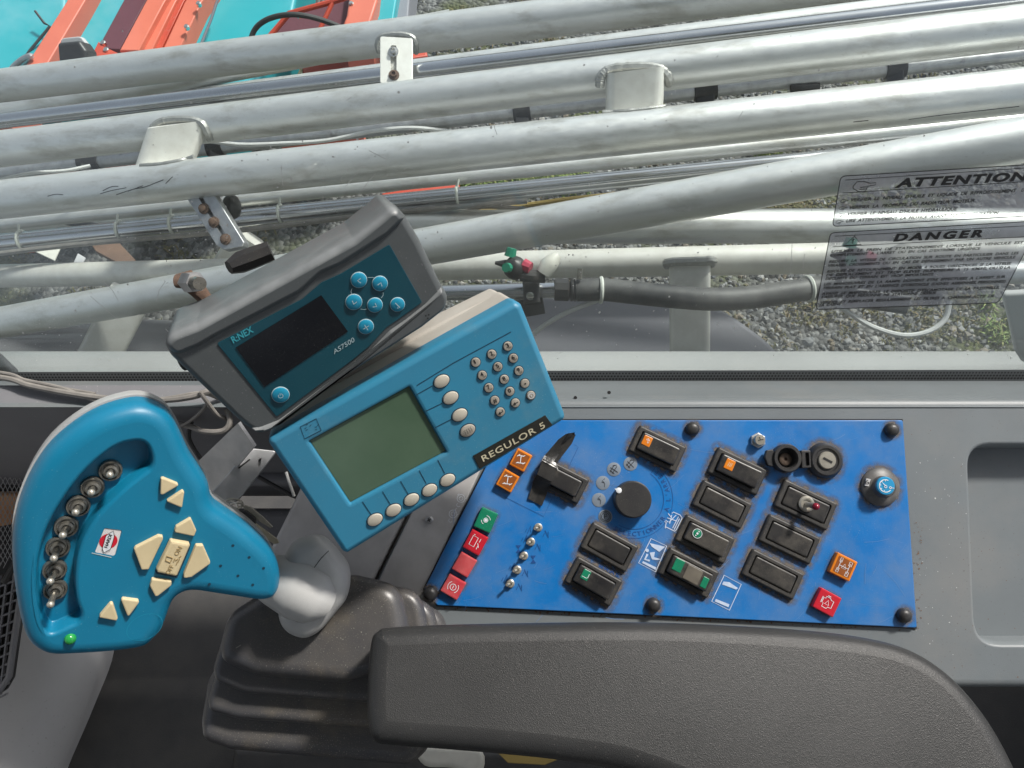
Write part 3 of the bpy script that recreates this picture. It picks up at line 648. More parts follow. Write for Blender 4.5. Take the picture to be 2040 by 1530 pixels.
part(H, 'cable_tie', ringat(P(1197,578,1.345), X, 24.5*1.345/F, .0035), M['tie'], world=True)
part(H, 'cable_tie', ringat(P(1610,575,1.335), Vector((1,.2,0)), 24.5*1.335/F, .0035), M['tie'], world=True)
# nozzle bodies
def nozzle(cx, cy, d, label, s=1.0, full=True):
    k = d/F*s; c = P(cx, cy, d); t = Thing('nozzle_body', label, 'spray nozzle', Matrix.Translation(c), 'nozzle bodies on the lowest boom section')
    q = lambda x, y, z=0: c + RC @ Vector((x*k, -y*k, z*k))
    part(t, 'turret', ball(c, 24*k, 14), M['blackplastic'], world=True)
    part(t, 'nozzle_cap', tube([q(-10,-22,4), q(-6,-38,8)], [12*k, 10*k], 10), M['nozgreen'], 'green cap', world=True)
    part(t, 'nozzle_cap', tube([q(-12,2,16), q(-18,4,32)], [10*k, 9*k], 10), M['nozgreen'], 'green cap', world=True)
    part(t, 'nozzle_cap', tube([q(17,-4,6), q(31,2,10)], [15*k, 12*k], 10), M['nozred'], 'red cap', world=True)
    part(t, 'spout', tube([q(-18,-8,0), q(-40,-10,2)], [9*k, 3*k], 8), M['blackplastic'], world=True)
    g2 = part(t, 'nozzle_cap', tube([q(56,12,6), q(66,-4,10), q(76,-14,12), q(84,-24,12)], [15*k, 18*k, 15*k, 9*k], 12), M['nozwhite'], 'white cap', world=True)
    part(t, 'holder', tube([q(10,14,0), q(60,18,0)], 13*k, 10), M['blackplastic'], world=True)
nozzle(1026, 534, 1.31, 'black nozzle turret with green, red and white caps above the pipe clamp')
nozzle(1700, 520, 1.34, 'nozzle with green and white caps seen through the danger notice', 1.15)
solo('valve_block', post(P(1690,590,1.36), P(1800,606,1.36), .035, .04, .008), M['blackplastic'], 'black valve block seen through the lower edge of the danger notice', 'valve')
solo('grey_pipe', tube([P(1830,548,1.42), P(2300,536,1.35)], .021, 20), M['galv'], 'grey pipe leaving the danger notice towards the cab corner', 'pipe')
solo('hydraulic_fitting', ball(P(1856,592,1.37), .018, 12), M['blackplastic'], 'small round black fitting under the right end of the danger notice', 'fitting')
# clear hoses
solo('clear_hose', tube(spline3([P(1040,690,1.42),P(1075,655,1.40),P(1130,622,1.37),P(1196,596,1.35)],8), .0048, 8), M['wtube'], 'clear thin hose rising to the black hose above the blue controller', 'clear hose')
solo('clear_hose', tube(spline3([P(1660,600,1.36),P(1690,622,1.36),P(1740,652,1.36),P(1800,668,1.36),P(1850,660,1.36),P(1882,636,1.36),P(1892,600,1.36)],8), .0048, 8), M['wtube'], 'clear thin hose sagging below the danger notice', 'clear hose')
solo('white_hose', tube(spline3([P(405,280,1.98),P(480,288,1.97),P(560,286,1.96),P(650,280,1.95),P(740,262,1.94),P(820,255,1.93),P(900,262,1.95)],8), .0052, 8), M['wtube'], 'thin white hose running between the two heavy boom tubes', 'hose')
solo('white_hose', tube(spline3([P(0,358,1.95),P(60,345,1.96),P(130,340,1.98),P(180,330,2.0)],6), .0045, 8), M['wtube'], 'short white hose lying along the heavy boom tube at far left', 'hose')
# work lamp standing behind the top tube
pl_ = Pl(148, 105, 2.25, (-.15,-.25,1), 6)
t = Thing('work_lamp', 'black work lamp poking up behind the highest boom tube', 'lamp', pl_.M)
part(t, 'lamp_body', slab(rnd(pl_.poly([(112,84),(156,80),(170,100),(172,150),(118,150)]), .012), round_prof(-.05, 0, .012)), M['blackplastic'])
part(t, 'lamp_rim', slab(rnd(pl_.poly([(120,76),(160,72),(176,92),(182,150),(120,150)], -.05), .016), round_prof(-.065, -.05, .004)), M['trim'])
# grey mudguard and bonnet plates below
pf = Pl(1250, 660, 1.95, (0,.35,1))
solo('front_mudguard', slab(smooth(pf.poly([(880,760),(900,640),(1000,596),(1180,590),(1340,594),(1430,612),(1500,655),(1550,700),(1580,760),(1400,790),(1100,790)]), 5), round_prof(-.05, 0, .015)), M['fender'], 'smooth grey mudguard below the black hose, left of the gravel', 'mudguard', M=pf.M)
pf2 = Pl(200, 680, 2.1, (0,.3,1))
solo('front_mudguard', slab(smooth(pf2.poly([(-300,620),(100,630),(420,640),(560,680),(600,760),(100,800),(-300,800)]), 5), round_prof(-.05, 0, .015)), M['dashdark'], 'dark mudguard behind the slanted post at lower left of the windscreen', 'mudguard', M=pf2.M)

# ================================================================== THE CAB
GL = Pl(1020, 762, .695, (0,-.55,1))
ws = Thing('windscreen', 'wide dusty windscreen pane with dotted band along its lower edge', 'windscreen', GL.M)
part(ws, 'glass_pane', slab(GL.poly([(-500,770),(2500,770),(2500,-420),(-500,-420)]), [(0,-.005),(0,0)]), M['glass'], sm=0)
# dotted band: printed strip and its dots
band = slab(GL.poly([(-300,742),(2300,736),(2300,764),(-300,769)], .0006), [(0,.0003),(0,.0006)])
M['band'] = mat('band_print', (.16,.17,.175), .5, 0, (.12,.13,.135), 30, .6)
fb = part(ws, 'dotted_band', band, M['band'])
dg = G(); 
for i in range(0, 330):
    x = -20 + i*6.4
    for j in range(3):
        yy = 745 + j*5.6 - (x/2040.0)*4
        c = GL.uv(x + (3.2 if j % 2 else 0), yy + 1.5, .001); rr = (1.9 + .35*j)*GL.k
        dg.add([(c.x+rr*math.cos(a), c.y+rr*math.sin(a), .0010) for a in [k*math.pi/3 for k in range(6)]], [[0,1,2,3,4,5]])
o = part(fb, 'band_dots', dg, M['ink'], sm=0); o['kind'] = 'stuff'
M['fleck'] = mat('dried_flecks', (.62,.63,.62), .7)
fk = G()
def fleck(x, y, r, pl=GL, z=.0008, k=6):
    c = pl.uv(x, y, z); r *= pl.k; a0 = random.random()*6; e = random.uniform(.35, 1)
    fk.add([(c.x+r*math.cos(a0)*math.cos(a)-r*e*math.sin(a0)*math.sin(a), c.y+r*math.sin(a0)*math.cos(a)+r*e*math.cos(a0)*math.sin(a), z) for a in [i*2*math.pi/k for i in range(k)]], [list(range(k))])
for _ in range(620): fleck(random.uniform(-40, 2080), 720*math.sqrt(random.random()), abs(random.gauss(.7, .5))+.35)
for cx, cy, sx_, sy_, n_ in ((700,340,70,30,60),(360,480,60,20,40),(480,440,60,60,40),(130,640,50,30,30),(1500,550,200,60,50),(820,480,40,40,16)):
    for _ in range(n_): fleck(random.gauss(cx, sx_), random.gauss(cy, sy_), abs(random.gauss(.7, .6))+.35)
for x0, y0, x1, y1 in ((688,372,720,330),(715,388,748,345),(735,300,770,318),(238,640,180,590),(330,560,312,600),(1578,482,1572,560),(1603,505,1599,540),(985,250,990,268),(560,330,564,372),(1470,240,1480,222),(690,200,700,192),(205,560,236,600),(330,655,380,700)):
    p = [GL.uv(x0, y0, .0008), GL.uv((x0+x1)/2+random.uniform(-4,4), (y0+y1)/2+random.uniform(-4,4), .0008), GL.uv(x1, y1, .0008)]; fk.join(stroke(p, .0004, .0008))
o = part(ws, 'dried_flecks', fk, M['fleck'], sm=0); o['kind'] = 'stuff'
# the sill outside the glass
def xprofile(prof, x0=-420, x1=2460, n=2, tilt=0.0):
    """a straight moulding: (py, d) section swept sideways through the cab"""
    g = G(); a = [P(1020, y, d) for y, d in prof]
    sx = lambda px: (px-1020)*.7/F
    for s in (sx(x0), sx(x1)): g.v += [q + Vector((s, 0, -s*tilt)) for q in a]
    N = len(a); g.f = [[i, (i+1) % N, N+(i+1) % N, N+i] for i in range(N)]; g.f.append(list(range(N))[::-1]); g.f.append([N+i for i in range(N)])
    bm = bmesh.new(); vs = [bm.verts.new(v) for v in g.v]
    for f in g.f: bm.faces.new([vs[i] for i in f])
    bmesh.ops.recalc_face_normals(bm, faces=bm.faces); bm.verts.index_update()
    g.v = [v.co.copy() for v in bm.verts]; g.f = [[v.index for v in f.verts] for f in bm.faces]; bm.free(); return g
M['sill'] = mat('sill_paint', (.33,.335,.335), .42, 0, (.36,.36,.355), 12, .8, dust=.3, dsc=400, dcol=(.2,.19,.18))
solo('windscreen_sill', xprofile([(700,.86),(703,.845),(709,.832),(718,.822),(728,.816),(734,.812),(737,.806),(741,.80),(775,.80),(775,.90),(700,.90)]), M['sill'], 'pale grey sill along the outside foot of the windscreen', 'sill')
dash = Thing('dashboard', 'grey moulded dashboard ledge running under the whole windscreen', 'dashboard', Matrix.Translation(P(1020,800,.66)))
part(dash, 'ledge', xprofile([(759,.688),(770,.676),(781,.664),(786,.657),(789,.652),(793,.647),(799,.643),(806,.6385),(811,.6362),(813,.638),(813,.72),(759,.74)]), M['dash'], world=True, sm=60)
for x, y in ((1146,792),(1213,782),(1213,801)):
    q = P(x, y, .6445); part(dash, 'screw_hole', lathe([(.0014,-.001),(.0014,.0025)], (0,0), 10), M['ink']).matrix_basis = Matrix.Translation(dash.L(q)) @ RC.to_4x4()
WL = Pl(300, 812, .641, (0,-2.0,1))
part(dash, 'front_wall', slab(WL.poly([(-420,810),(925,810),(880,990),(-420,990)]), round_prof(-.02, 0, .004)), M['dashdark'], world=False).matrix_basis = dash.inv @ WL.M
# cab corner trim at right edge
pc = Pl(2030, 650, .70, (-.5,-.4,1))
solo('corner_trim', slab(rnd(pc.poly([(1996,585),(2200,575),(2200,735),(2036,722),(2022,700),(2012,650)]), .004), round_prof(-.012, 0, .003)), M['trim'], 'grey corner seal where the windscreen meets the cab post at far right', 'corner trim', M=pc.M)
pc = Pl(10, 760, .70, (.5,-.4,1))
solo('corner_trim', slab(rnd(pc.poly([(-220,690),(-2,712),(40,752),(-220,790)]), .004), round_prof(-.012, 0, .003)), M['dashdark'], 'dark corner seal above the cables at the lower left of the windscreen', 'corner trim', M=pc.M)

# ------------------------------------------------------------------ unseen roof, back and side walls of the cab, added to shape its light
M['lining'] = mat('roof_lining', (.42,.42,.41), .8)
def wbox(x0,x1,y0,y1,z0,z1):
    return G().add([(x0,y0,z0),(x1,y0,z0),(x1,y1,z0),(x0,y1,z0),(x0,y0,z1),(x1,y0,z1),(x1,y1,z1),(x0,y1,z1)], [[3,2,1,0],[4,5,6,7],[0,1,5,4],[1,2,6,5],[2,3,7,6],[3,0,4,7]])
solo('unseen_cab_roof', wbox(-1.0,1.0,-.95,.52,3.50,3.58), M['lining'], 'unseen grey lined cab roof over the driver, added to shape the light', None, kind='structure', M=Matrix.Identity(4), sm=0)
solo('unseen_back_wall', wbox(-1.0,1.0,-1.0,-.95,1.84,2.95).join(wbox(.275,1.0,-1.0,-.95,2.952,3.498)).join(wbox(-1.0,-.45,-1.0,-.95,2.952,3.498)), M['lining'], 'unseen grey lined wall behind the seat, its opening placed for the screen reflection', None, kind='structure', M=Matrix.Identity(4), sm=0)  # unseen; opening placed so the green screen reflects sky
for sx_ in (-1, 1): solo('unseen_side_wall', wbox(min(sx_*.95,sx_*.90),max(sx_*.95,sx_*.90),-.94,.60,1.845,2.50), M['lining'], 'unseen grey lined lower side wall of the cab, added to shade the floor', None, kind='structure', M=Matrix.Identity(4), sm=0)  # unseen; added to keep the sun off the cab floor
# ------------------------------------------------------------------ floor and lower trim
fz = 3.0 - 1.16
fl = G().add([(-1.6,-.9,fz),(1.6,-.9,fz),(1.6,.62,fz),(-1.6,.62,fz)], [[0,1,2,3]])
solo('cab_floor', fl, M['floor'], 'black rubber cab floor', None, kind='structure', M=Matrix.Identity(4), sm=0)
ft = Pl(90, 1400, .98, (.25,.25,1))
solo('footwell_trim', slab(smooth(ft.poly([(-420,700),(-60,1010),(60,1090),(160,1200),(182,1310),(145,1430),(95,1560),(50,1700),(-420,1750)]), 5), round_prof(-.2, 0, .06, 8)), M['trim'], 'pale grey curved footwell trim under the teal lever at lower left', 'trim panel', M=ft.M)
fg = Pl(20, 1280, .93, (.25,.25,1), 65)
t = Thing('vent_grille', 'black slatted vent grille at the left edge below the mesh pocket', 'vent', fg.M)
gi = [(-60,1385),(-60,1130),(26,1090),(50,1130),(18,1350),(4,1372)]
part(t, 'backing', slab(fg.poly([(-90,1440),(-90,1110),(30,1085),(50,1130),(18,1352),(4,1376)]), [(0,-.02),(0,-.012)]), M['ink'])
part(t, 'frame', tube([Vector((*fg.uv(x, y), 0)) for x, y in ((-90,1440),(2,1372),(18,1348),(48,1140),(30,1092),(-90,1120))], .004, 8), M['dashdark'])
for i in range(12):
    y = 1150 + i*21; x1 = 42 - (y-1140)*.125
    part(t, 'slat', slab(fg.poly([(-90,y+52),(x1,y),(x1,y+4),(-90,y+56)]), [(0,-.008),(0,.0005)]), M['dashdark'])
for i in range(4):
    x = -16 + i*14
    part(t, 'slat', slab(fg.poly([(x,1140),(x+3,1140),(x-26,1385),(x-29,1385)], .0012), [(0,-.006),(0,.0012)]), M['dashdark'])
# mesh pocket
mp = Pl(10, 980, .80, (.3,-.2,1))
t = Thing('mesh_pocket', 'black net pocket at the left edge holding an orange cloth', 'pocket', mp.M)
part(t, 'back_panel', slab(smooth(mp.poly([(-300,860),(-80,870),(10,880),(55,930),(64,1000),(50,1090),(10,1160),(-300,1160)]), 5), round_prof(-.03, -.02, .004)), M['blackplastic'])
part(t, 'rim', tube([Vector((*mp.uv(x,y), 0)) for x, y in ((-300,862),(-80,872),(8,882),(52,930),(61,1000),(48,1090),(8,1160))], .0035, 8), M['blackplastic'])
ng = G()
for i in range(-10, 34):
    a = Vector((*mp.uv(-160+i*9, 880), .0)); b = Vector((*mp.uv(-160+i*9-140, 1150), .0)); c = Vector((*mp.uv(-160+i*9+140, 1150), .001)); c0 = Vector((*mp.uv(-160+i*9, 880), .001))
    for p0, p1 in ((a, b), (c0, c)):
        seg = [p0.lerp(p1, k/30) for k in range(31)]; inside = []
        lim = lambda q: q.x < mp.uv(56-abs(((RC.inverted() @ ((mp.M @ q)-CAM)).y)*0) , 1000).x
        inside = [q for q in seg if (q.x-mp.uv(-60,1015).x)**2/(mp.uv(60,1000).x-mp.uv(-60,1000).x)**2 + (q.y-mp.uv(-60,1015).y)**2/(mp.uv(0,1015).y-mp.uv(0,1150).y)**2 < 1]
        if len(inside) > 1: ng.join(tube([inside[0], inside[-1]], .00035, 4))
o = part(t, 'net', ng, M['trim']); o['kind'] = 'stuff'
oc = Pl(10, 1005, .812, (.3,-.2,1))
solo('orange_cloth', slab(smooth(oc.poly([(-80,990),(0,984),(44,986),(46,1010),(34,1040),(0,1050),(-80,1056)]), 4), round_prof(-.008, 0, .004)), M['orange'], 'orange cloth tucked behind the net pocket at the left edge', 'cloth', M=oc.M)
# seat rail slot
sl = Pl(268, 1330, 1.12, (0,.5,1), -75)
t = Thing('seat_rail', 'short black seat rail end on the floor below the teal lever', 'seat rail', sl.M)
part(t, 'channel', slab(rnd(sl.poly([(262,1262),(312,1262),(284,1372),(243,1364)]), .004), round_prof(-.02, 0, .003)), M['ink'])
part(t, 'channel_wall', slab(sl.poly([(258,1262),(266,1262),(250,1366),(242,1362)]), round_prof(-.02, .012, .002)), M['blackplastic'])
part(t, 'channel_wall', slab(sl.poly([(244,1350),(282,1358),(284,1372),(243,1364)]), round_prof(-.02, .012, .002)), M['blackplastic'])
part(t, 'stop', slab(sl.poly([(266,1318),(282,1322),(278,1338),(262,1334)]), round_prof(0, .006, .002)), M['darkmetal'])
fm = Pl(620, 1520, 1.0, (0,.5,1))
solo('seat_plinth', slab(rnd(fm.poly([(462,1488),(1600,1500),(1600,1800),(440,1800)]), .01), round_prof(-.1, 0, .01)), M['floor'], 'dark seat plinth seen at the bottom edge under the rubber boot', 'seat base', M=fm.M)
fm2 = Pl(900, 1510, .94, (0,.5,1))
solo('white_cover', slab(smooth(fm2.poly([(830,1490),(900,1488),(960,1496),(955,1545),(900,1530),(845,1525)]), 4), round_prof(-.02, 0, .006)), M['nozwhite'], 'white plastic cover peeking out below the armrest', 'cover', M=fm2.M)
fm3 = Pl(1040, 1515, .94, (0,.5,1))
solo('yellow_tag', slab(fm3.poly([(992,1500),(1130,1506),(1085,1524),(1012,1520)]), round_prof(-.003, 0, .001)), M['yellow'], 'yellow tag at the bottom edge below the armrest', 'tag', M=fm3.M)

# ------------------------------------------------------------------ side console and its blue panel
BP = Pl(1340, 1040, .62, (0,.14,1))
con = Thing('side_console', 'grey moulded side console holding the blue switch panel and an open tray', 'console', BP.M)
z0 = -.004
tray = rnd(BP.poly([(1922,880),(2300,880),(2300,1290),(1938,1290)], z0), .022, 7)
part(con, 'console_body', slab(rnd(BP.poly([(932,792),(2420,792),(2420,1372),(1990,1372),(640,1372)], z0), .008),
     round_prof(-.03, z0, .007), holes=[(tray, [(0,z0),(.0015,z0-.0006),(.003,z0-.003),(.004,z0-.010),(.0055,z0-.080),(.008,z0-.094),(.016,z0-.098)], True)]), M['dash'], sm=50)
part(con, 'side_cover', slab(rnd(BP.poly([(918,800),(690,800),(602,962),(520,1130),(560,1230),(700,1250),(752,1140),(798,1048)], z0-.001), .003),
     round_prof(-.10, z0-.001, .004)), M['console'])
part(con, 'front_strip', slab(BP.poly([(927,806),(1012,822),(846,1172),(846,1204),(720,1240),(762,1140),(806,1050)], z0+.0012), round_prof(-.01, z0+.0012, .0015)), M['console'])
sc_ = part(con, 'screw', lathe([(.0032,-.003),(.0032,-.0005),(.0022,.0006)], BP.uv(855,1036), 14), M['galv'])
g_ = G(); c = BP.uv(855,1036)
for a in (.5, 2.07):
    d = Vector((math.cos(a), math.sin(a)))*.0015; g_.join(stroke([c-d, c+d], .0007, .0008))
part(sc_, 'cross_slot', g_, M['ink'], sm=0)
# worn white pictograms on the strip
g_ = G()
for x, y in ((918,993),(902,1024)):
    c = BP.uv(x, y); g_.join(stroke(circ(c, .0032, 14), .0006, z0+.0016, closed=True)); g_.join(stroke(circ(c, .0016, 10), .0005, z0+.0016, closed=True))
    for k in range(4): 
        q = c + Vector((random.uniform(-.004,.004), random.uniform(-.004,.004))); g_.join(stroke([q, q+Vector((.0016,.0012))], .0005, z0+.0016))
    c = BP.uv(x-5, y+13); g_.join(stroke([c+Vector((.0015*math.cos(a), .0015*math.sin(a))) for a in [2+k*.6 for k in range(7)]], .0005, z0+.0016))
part(con, 'pictogram', g_, M['white'], sm=0)

part(con, 'panel_shadow_line', slab(inset(ccw(BP.poly([(1015,837),(1799,837),(1827,1251),(871,1206),(845,1174)])), -.0012), [(0,z0-.001),(0,z0+.0012)]), M['ink'])  # black slab that draws the shadow line around the blue panel
fk = G()
for _ in range(70): fleck(random.gauss(1985, 30), random.gauss(1165, 38), abs(random.gauss(1.2, 1.1))+.5, BP, z0-.0975, 5)
for _ in range(30): fleck(random.uniform(1950, 2040), random.uniform(900, 1260), abs(random.gauss(.9, .6))+.4, BP, z0-.0975, 5)
for _ in range(60): fleck(random.uniform(1810, 2040), random.uniform(820, 1360), abs(random.gauss(.6, .4))+.3, BP, z0+.0002, 5)
for _ in range(170): x = random.uniform(880, 1830); fleck(x, 1207+(x-872)*.046+abs(random.gauss(0, 3)), abs(random.gauss(1, .7))+.4, BP, z0+.0003, 5)
for _ in range(40): fleck(random.uniform(1820,1838), random.uniform(1040,1245), abs(random.gauss(.9, .5))+.4, BP, z0+.0003, 5)
o = part(con, 'dirt_crumbs', fk, M['bark'], sm=0); o['kind'] = 'stuff'
fk = G()
for _ in range(60): fleck(random.uniform(1815, 1925), random.uniform(900, 1330), abs(random.gauss(.5, .4))+.3, BP, z0+.0002, 5)
o = part(con, 'dust_flecks', fk, M['fleck'], sm=0); o['kind'] = 'stuff'
pan = Thing('switch_panel', 'blue switch panel with black rocker switches and coloured warning lights', 'switch panel', BP.M)
part(pan, 'panel_plate', slab(rnd(BP.poly([(1015,837),(1799,837),(1827,1251),(871,1206),(845,1174)]), .002), round_prof(-.0035, 0, .0008)), M['blue'])
def z5(p): return [(1250+x/3.4, 820+y/3.4) for x, y in p]
def z4(p): return [(830+x/3.4, 820+y/3.4) for x, y in p]
def fitrect(q):
    """the true rectangle nearest to four corners on the panel"""
    c = sum(q, Vector((0,0)))/4; u = ((q[1]-q[0])+(q[2]-q[3])); ang = math.atan2(u.y, u.x)
    a = ((q[1]-q[0]).length+(q[2]-q[3]).length)/4; b = ((q[3]-q[0]).length+(q[2]-q[1]).length)/4
    return c, a, b, ang
def icon(q, pts, c, s, ang, wd, z, closed=False):
    ca, sa = math.cos(ang)*s, math.sin(ang)*s
    return stroke([Vector((c.x+x*ca-y*sa, c.y+x*sa+y*ca)) for x, y in pts], wd, z, closed=closed)
def grime_mat():
    m = bpy.data.materials.new('grime'); m.use_nodes = True; t = m.node_tree; n = t.nodes; l = t.links; n.clear()
    o = n.new('ShaderNodeOutputMaterial'); tr = n.new('ShaderNodeBsdfTransparent'); df = n.new('ShaderNodeBsdfDiffuse'); df.inputs[0].default_value = (.17,.15,.13,1)
    at = n.new('ShaderNodeAttribute'); at.attribute_name = 'amount'; tc = n.new('ShaderNodeTexCoord'); q = n.new('ShaderNodeTexNoise'); q.inputs['Scale'].default_value = 190; q.inputs['Detail'].default_value = 6
    l.new(tc.outputs['Object'], q.inputs[0]); r = n.new('ShaderNodeMapRange'); r.inputs[1].default_value = .30; r.inputs[2].default_value = .60; l.new(q.outputs[0], r.inputs[0])
    mu = n.new('ShaderNodeMath'); mu.operation = 'MULTIPLY'; l.new(r.outputs[0], mu.inputs[0]); l.new(at.outputs['Fac'], mu.inputs[1])
    a = n.new('ShaderNodeMixShader'); l.new(mu.outputs[0], a.inputs[0]); l.new(tr.outputs[0], a.inputs[1]); l.new(df.outputs[0], a.inputs[2]); l.new(a.outputs[0], o.inputs[0]); return m
M['grime'] = grime_mat()
ZG = [0]
def grime(outline, spread=.005, amount=.9):
    p = ccw(outline); N = len(p); g = G(); ZG[0] += 1; z = .00006 + .00003*(ZG[0] % 4); al = []
    for d, a in ((.002, amount), (-.0006, amount), (-spread*.45, amount*.5), (-spread, 0.0)):
        g.v += [Vector((q.x, q.y, z)) for q in inset(p, d)]; al += [a]*N
    for k in range(3): g.f += [[k*N+i, (k+1)*N+i, (k+1)*N+(i+1) % N, k*N+(i+1) % N] for i in range(N)]
    g.f = [f[::-1] for f in g.f] if (g.v[g.f[0][1]]-g.v[g.f[0][0]]).cross(g.v[g.f[0][2]]-g.v[g.f[0][0]]).z < 0 else g.f
    me = bpy.data.meshes.new('grime'); me.from_pydata([tuple(v) for v in g.v], [], g.f)
    at = me.attributes.new('amount', 'FLOAT', 'POINT'); at.data.foreach_set('value', al); me.materials.append(M['grime'])
    o = bpy.data.objects.new('grime_ring', me); COL.objects.link(o); o.parent = pan.o
def rocker(q, tilt=0.0, hgt=.0075, label=None, blank=False):
    c, a, b, ang = fitrect(BP.poly(q, .003)); a *= .985; b *= .985
    fr = part(pan, 'rocker_switch', slab(rnd(rect(c, a, b, ang), .0022), [(0,0),(0,.0022),(.0006,.0034),(.0016,.0040)], holes=[(rnd(rect(c, a-.0040, b-.0036, ang), .0016), [(0,.0040),(.0005,.0028),(.0005,.0015)], True)]), M['switchbase'], label)
    top = .0046 if blank else hgt
    grime(rnd(rect(c, a, b, ang), .0022), .0062, 1.0)
    gg = slab(rnd(rect(c, a-.0049, b-.0045, ang), .0018), [(0,.0016),(0,top-.0012),(.0004,top-.0004),(.0013,top)])
    u = Vector((math.cos(ang), math.sin(ang)))
    for v in gg.v:
        if v.z > .003: v.z += tilt*((Vector((v.x, v.y))-c).dot(u)/a)
    cap = part(fr, 'rocker_cap', gg, M['switch'])
    return fr, c, a, b, ang, top
R1 = rocker(z5([(80,85),(410,240),(320,420),(5,265)]), .0012, .0085, 'rocker with amber square')
R2 = rocker(z5([(615,235),(960,395),(870,575),(535,410)]), .0012, .0095, 'dusty rocker with amber square')
rocker(z5([(520,455),(850,625),(770,805),(425,630)]), 0, 0, 'blank plate', True)
R4 = rocker(z5([(400,690),(740,860),(650,1040),(315,870)]), .0012, .0095, 'rocker with round green symbol')
R5 = rocker(z5([(280,910),(630,1085),(540,1275),(205,1095)]), .0012, .0095, 'rocker with green squares')
R6 = rocker(z5([(1065,450),(1435,625),(1345,810),(985,640)]), 0, 0, 'plate with red tipped toggle', True)
rocker(z5([(960,690),(1320,855),(1230,1045),(880,870)]), 0, 0, 'blank plate', True)
rocker(z5([(850,925),(1210,1100),(1115,1285),(765,1100)]), 0, 0, 'blank plate', True)
rocker(z4([(1190,740),(1505,910),(1420,1100),(1105,920)]), 0, 0, 'blank plate', True)
R10 = rocker(z4([(1085,970),(1400,1145),(1310,1330),(1000,1155)]), .0012, .0090, 'rocker with green square')
R11 = rocker(z4([(880,315),(1175,455),(1090,640),(800,480)]), 0, .0100, 'rocker held down with black tape')
def loc(Rk, x, y):
    fr, c, a, b, ang, top = Rk; u = Vector((math.cos(ang), math.sin(ang))); v = Vector((-u.y, u.x)); return c + u*(a*x) + v*(b*y)
def lens(Rk, x, y, sx, sy, m, name='symbol_window'):
    fr, c, a, b, ang, top = Rk; q = loc(Rk, x, y); z = top - .0002 + .0012*x
    return part(fr, name, slab(rnd(rect(q, a*sx, b*sy, ang), .0006), [(0,z-.001),(0,z+.0004),(.0003,z+.0006)]), m), q, z+.0007
o, q, z = lens(R1, -.52, .12, .17, .34, M['amber'])
gs = G()
for pts in ([(-.3,-.7),(-.3,-.3),(0,-.3),(0,-.7)], [(.1,-.1),(.5,-.1)], [(.1,.2),(.3,.5),(.5,.2)], [(.55,-.6),(.75,.4)]): gs.join(icon(None, pts, q, .0028, R1[4]+1.2, .0004, z))
part(R1[0], 'symbol', gs, M['white'], sm=0)
o, q, z = lens(R2, -.42, .10, .17, .36, M['amber'])
gs = G()
for pts in ([(-.6,-.6),(-.2,.7)], [(-.1,-.7),(.3,.6)], [(.3,-.6),(.7,.6)]): gs.join(icon(None, pts, q, .0028, R2[4]+.2, .0004, z))
part(R2[0], 'symbol', gs, M['gold'], sm=0)
q = loc(R4, -.42, .08); z = R4[5]+.0004 - .0005
part(R4[0], 'symbol_window', lathe([(.0037,-.001),(.0037,.0002),(.0034,.0004)], q, 24, z), M['green'])
gs = stroke(circ(q, .0037, 24), .0004, z+.0006, closed=True); gs.join(flat(circ(q, .0009, 10), z+.0006))
u = Vector((math.cos(R4[4]+1.3), math.sin(R4[4]+1.3))); v = Vector((-u.y, u.x))
for s_ in (-1, 1): gs.join(flat([q+u*s_*.0028, q+u*s_*.0016+v*.0007, q+u*s_*.0016-v*.0007], z+.0006))
part(R4[0], 'symbol', gs, M['white'], sm=0)
lens(R5, -.50, .12, .17, .42, M['green']); lens(R5, .58, -.10, .11, .36, M['green'])
M['tan'] = mat('faded_tan', (.14,.125,.10), .5, 0, (.09,.08,.065), 80, .8); lens(R5, .10, 0, .30, .50, M['tan'], 'worn_label')
o, q, z = lens(R10, -.42, .14, .15, .34, M['green'])
gs = stroke([q + Vector((math.cos(R10[4])*a_-math.sin(R10[4])*b_, math.sin(R10[4])*a_+math.cos(R10[4])*b_)) for a_, b_ in ((-.0024,-.002),(.0016,-.002),(.0024,-.0012),(.0024,.002))], .0004, z)
part(R10[0], 'symbol', gs, M['white'], sm=0)
# red tipped toggle on its plate
c = BP.uv(1607,1004,.006); e = Vector((*BP.uv(1624,1009,.022), .022))
tg = part(pan, 'toggle_switch', lathe([(.0064,.0046),(.0064,.0062),(.0052,.0072),(.0040,.0072),(.0036,.0058)], c, 24), M['nickel'], 'toggle with red tip')
part(tg, 'lever', tube([Vector((*c,.005)), Vector((*c,.005)).lerp(e,.6), e], [.0018,.0022,.0028], 12), M['galv'])
part(tg, 'tip', ball(e + Vector((.0004,0,.0006)), .0029, 12), mat('red_tip', (.25,.01,.03), .2))
